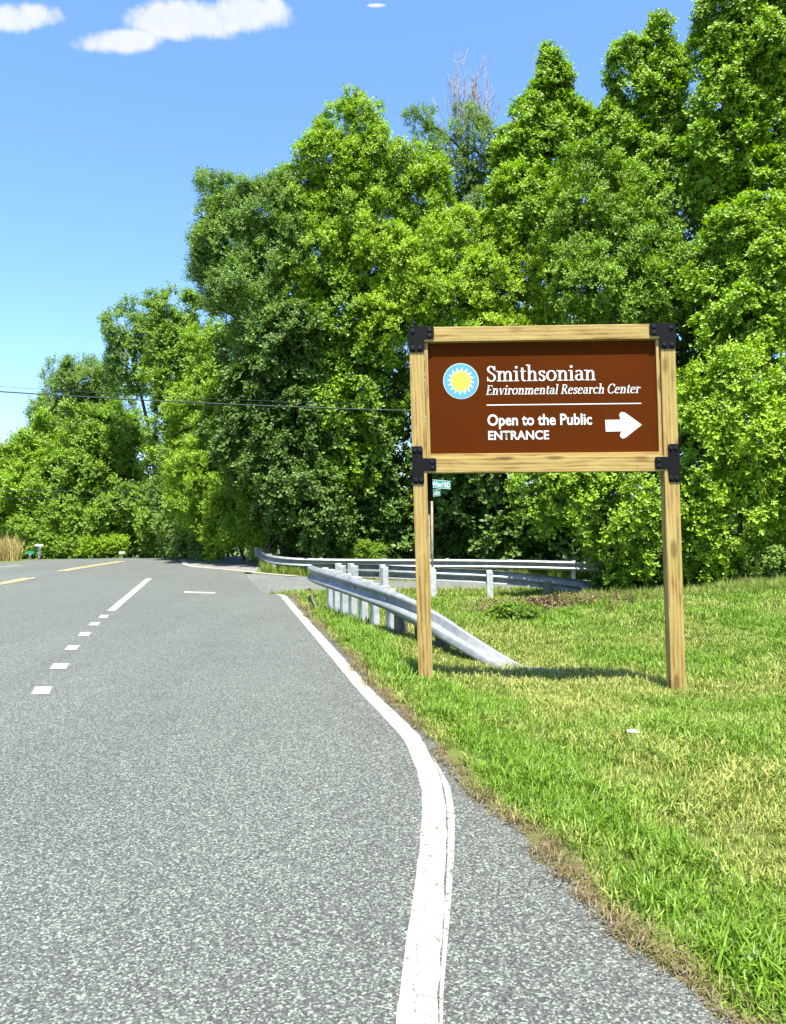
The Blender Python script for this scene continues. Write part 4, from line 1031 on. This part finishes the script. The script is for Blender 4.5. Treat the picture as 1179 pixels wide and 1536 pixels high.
# ------------------------------------------------------------------ street name sign behind the sign post
def street_sign():
    Y = 19.6; p = at(649, 893, Y); base = Vector((p.x, p.y, hz(p.x, p.y)))
    g = empty('street_name_sign', base, 'green street name sign on a thin pole behind the left sign post', 'street sign')
    tp = at(647.5, 735, Y)
    mb = MB(); mb.tube([base - Vector((0, 0, .3)), tp], .032, 10); mb.link('pole', M_POLE, g, True)
    def blade(l, r_, top_l, top_r, bot_l, bot_r, Y0, Y1, txt, tx0, tx1):
        a = at(l, top_l, Y0); b = at(r_, top_r, Y1); c = at(r_, bot_r, Y1); d = at(l, bot_l, Y0)
        nrm = (b - a).cross(d - a).normalized(); nrm = nrm if nrm.y < 0 else -nrm
        mb = MB(); mb.hexa([d, c, c - nrm * .012, d - nrm * .012, a, b, b - nrm * .012, a - nrm * .012]); o = mb.link('name_plate', M_GREEN, g); fix_normals(o.data)
        ht = (d - a)
        def fr(t, y):
            s_ = tx0 + (tx1 - tx0) * t
            q_ = a.lerp(b, s_) + (d.lerp(c, s_) - a.lerp(b, s_)) * (.80 - y * .82)
            return q_ + nrm * .004
        sans_obj(txt, 0, 0, 0, o, M_LET, .03, frame=fr)
        # thin white border
        for e0, e1, f0, f1 in ((.0, 1., .02, .07), (.0, 1., .93, .98)):
            q4 = [a.lerp(b, s_) + (d.lerp(c, s_) - a.lerp(b, s_)) * f_ + nrm * .003 for s_, f_ in ((e0, f0), (e1, f0), (e1, f1), (e0, f1))]
            m2 = MB(); m2.add(q4, [(0, 1, 2, 3)]); m2.link('border', M_LET, o)
    blade(625, 676, 717, 721.5, 730, 734, 19.7, 19.35, 'es Wharf RD', .33, .98)
    blade(626, 661, 738, 733, 748, 743.5, 19.2, 19.9, 'y Cdls', .34, .96)
    mb = MB(); mb.box(at(647.5, 735.5, Y), (.07, .07, .09)); mb.link('clamp', M_GPOST, g, bevel=.008)
street_sign()
p = at(644.5, 905, 17.6); zb = hz(p.x, p.y); tpp = at(644.0, 770, 17.6); t2 = at(644.0, 747, 17.6)
g = empty('marker_post', (p.x, p.y, zb), 'slim wooden marker post with a dark cap just right of the left sign post', 'post')
mb = MB(); mb.box((p.x, p.y, (zb - .3 + tpp.z) / 2), (.07, .07, tpp.z - zb + .3)); mb.link('shaft', M_STAKE, g, bevel=.008)
mb = MB(); mb.box((p.x + .01, p.y, (t2.z + tpp.z) / 2), (.10, .10, t2.z - tpp.z)); mb.link('cap', M_BLACK, g, bevel=.008)

# small far signposts left, beyond the road
def far_sign(px, ptop, pbot, Y, lab, blade_, slant=0):
    p = at(px, pbot, Y); zb = hz(p.x, p.y); tp = at(px, ptop, Y)
    g = empty('signpost', (p.x, p.y, zb), lab, 'signpost', 'small signposts at the far left verge')
    mb = MB(); mb.tube([(p.x, p.y, zb - .2), tuple(tp)], .045, 8); mb.link('pole', M_GPOST, g, True)
    for (dx, dy, w_, h_, rz, mt) in blade_:
        mb = MB(); mb.box(at(px + dx, ptop + dy, Y - .08), (w_, .04, h_), rz); mb.link('plate', mt, g, bevel=.005)
far_sign(59, 820, 848, 35.5, 'taller far signpost with a pale plate above a green one', [(0, -2, .36, .09, .1, M_LET), (-1, 4, .42, .11, -.9, M_GREEN)])
far_sign(45, 829, 848, 35.5, 'shorter far signpost with a small green plate', [(1, 0, .30, .12, .3, M_GREEN)])
far_sign(183, 829, 840, 39, 'tiny far pale plate standing in the verge grass', [(0, 0, .30, .10, 0, M_LET)])

# ------------------------------------------------------------------ cables
def cable(label, p0, p1, sag, r_):
    pts = [p0.lerp(p1, i / 40) - Vector((0, 0, sag * 4 * (i / 40) * (1 - i / 40))) for i in range(41)]
    mb = MB(); mb.tube(pts, r_, 6); o = mb.link('overhead_cable', M_WIRE, None, True)
    o['label'] = label; o['category'] = 'cable'; o['group'] = 'overhead cables'
cable('thick overhead cable crossing the sky and trees to the sign', at(-500, 545, 22), at(860, 621, 20), .28, .017)
cable('hair-thin overhead cable just above the thick one', at(-500, 535, 24), at(560, 606, 27), .25, .006)
cable('upper of two faint low cables in front of the far dark tree', at(-400, 728, 34), at(420, 736, 34), .1, .011)
cable('lower of two faint low cables in front of the far dark tree', at(-400, 742, 34), at(420, 746, 34), .1, .009)

# ------------------------------------------------------------------ small things
p = gt(950, 1106)
bm = bmesh.new(); bmesh.ops.create_icosphere(bm, subdivisions=3, radius=.035)
for v in bm.verts: v.co *= 1 + .35 * (float(vnoise(v.co.x * 40, v.co.y * 40 + v.co.z * 31, 1, 3)) - .5); v.co.z *= .45; v.co.x *= 1.5
m_ = bpy.data.meshes.new('stone'); bm.to_mesh(m_); bm.free()
o = link('stone', m_, M_STONE, None, label='small white stone lying in the lawn right of the road', category='stone'); o.location = (p.x, p.y, p.z + .045)
# dark bent strap by the near guardrail
pts = [at(463, 884, 14.2), at(466, 882, 14.1), at(469, 888, 14.1), at(468, 898, 14.0), at(472, 906, 13.9), at(475, 912, 13.8)]
pts = smooth_poly(pts, 2); mb = MB()
mb.tube(pts, .022, 6); o = mb.link('bent_strap', M_DPOST, None, True); o['label'] = 'dark bent strap hanging below the far end of the near guardrail'; o['category'] = 'strap'
# dark weed at right edge
p = gt(1168, 1172)
n = 5
scatter('lawn_weed', np.array([(p.x + rng.normal(0, .012), p.y + rng.normal(0, .012), p.z + .01) for _ in range(n)]), np.stack([rng.normal(0, .3, n), rng.normal(0, .3, n), rng.uniform(0, 6, n)], 1), np.full(n, .25), 'weedl', SPRIG['fine'], LEAF['dark'], None, kind='stuff', label='small dark broad-leaved weed in the lawn at the right edge', category='weed')
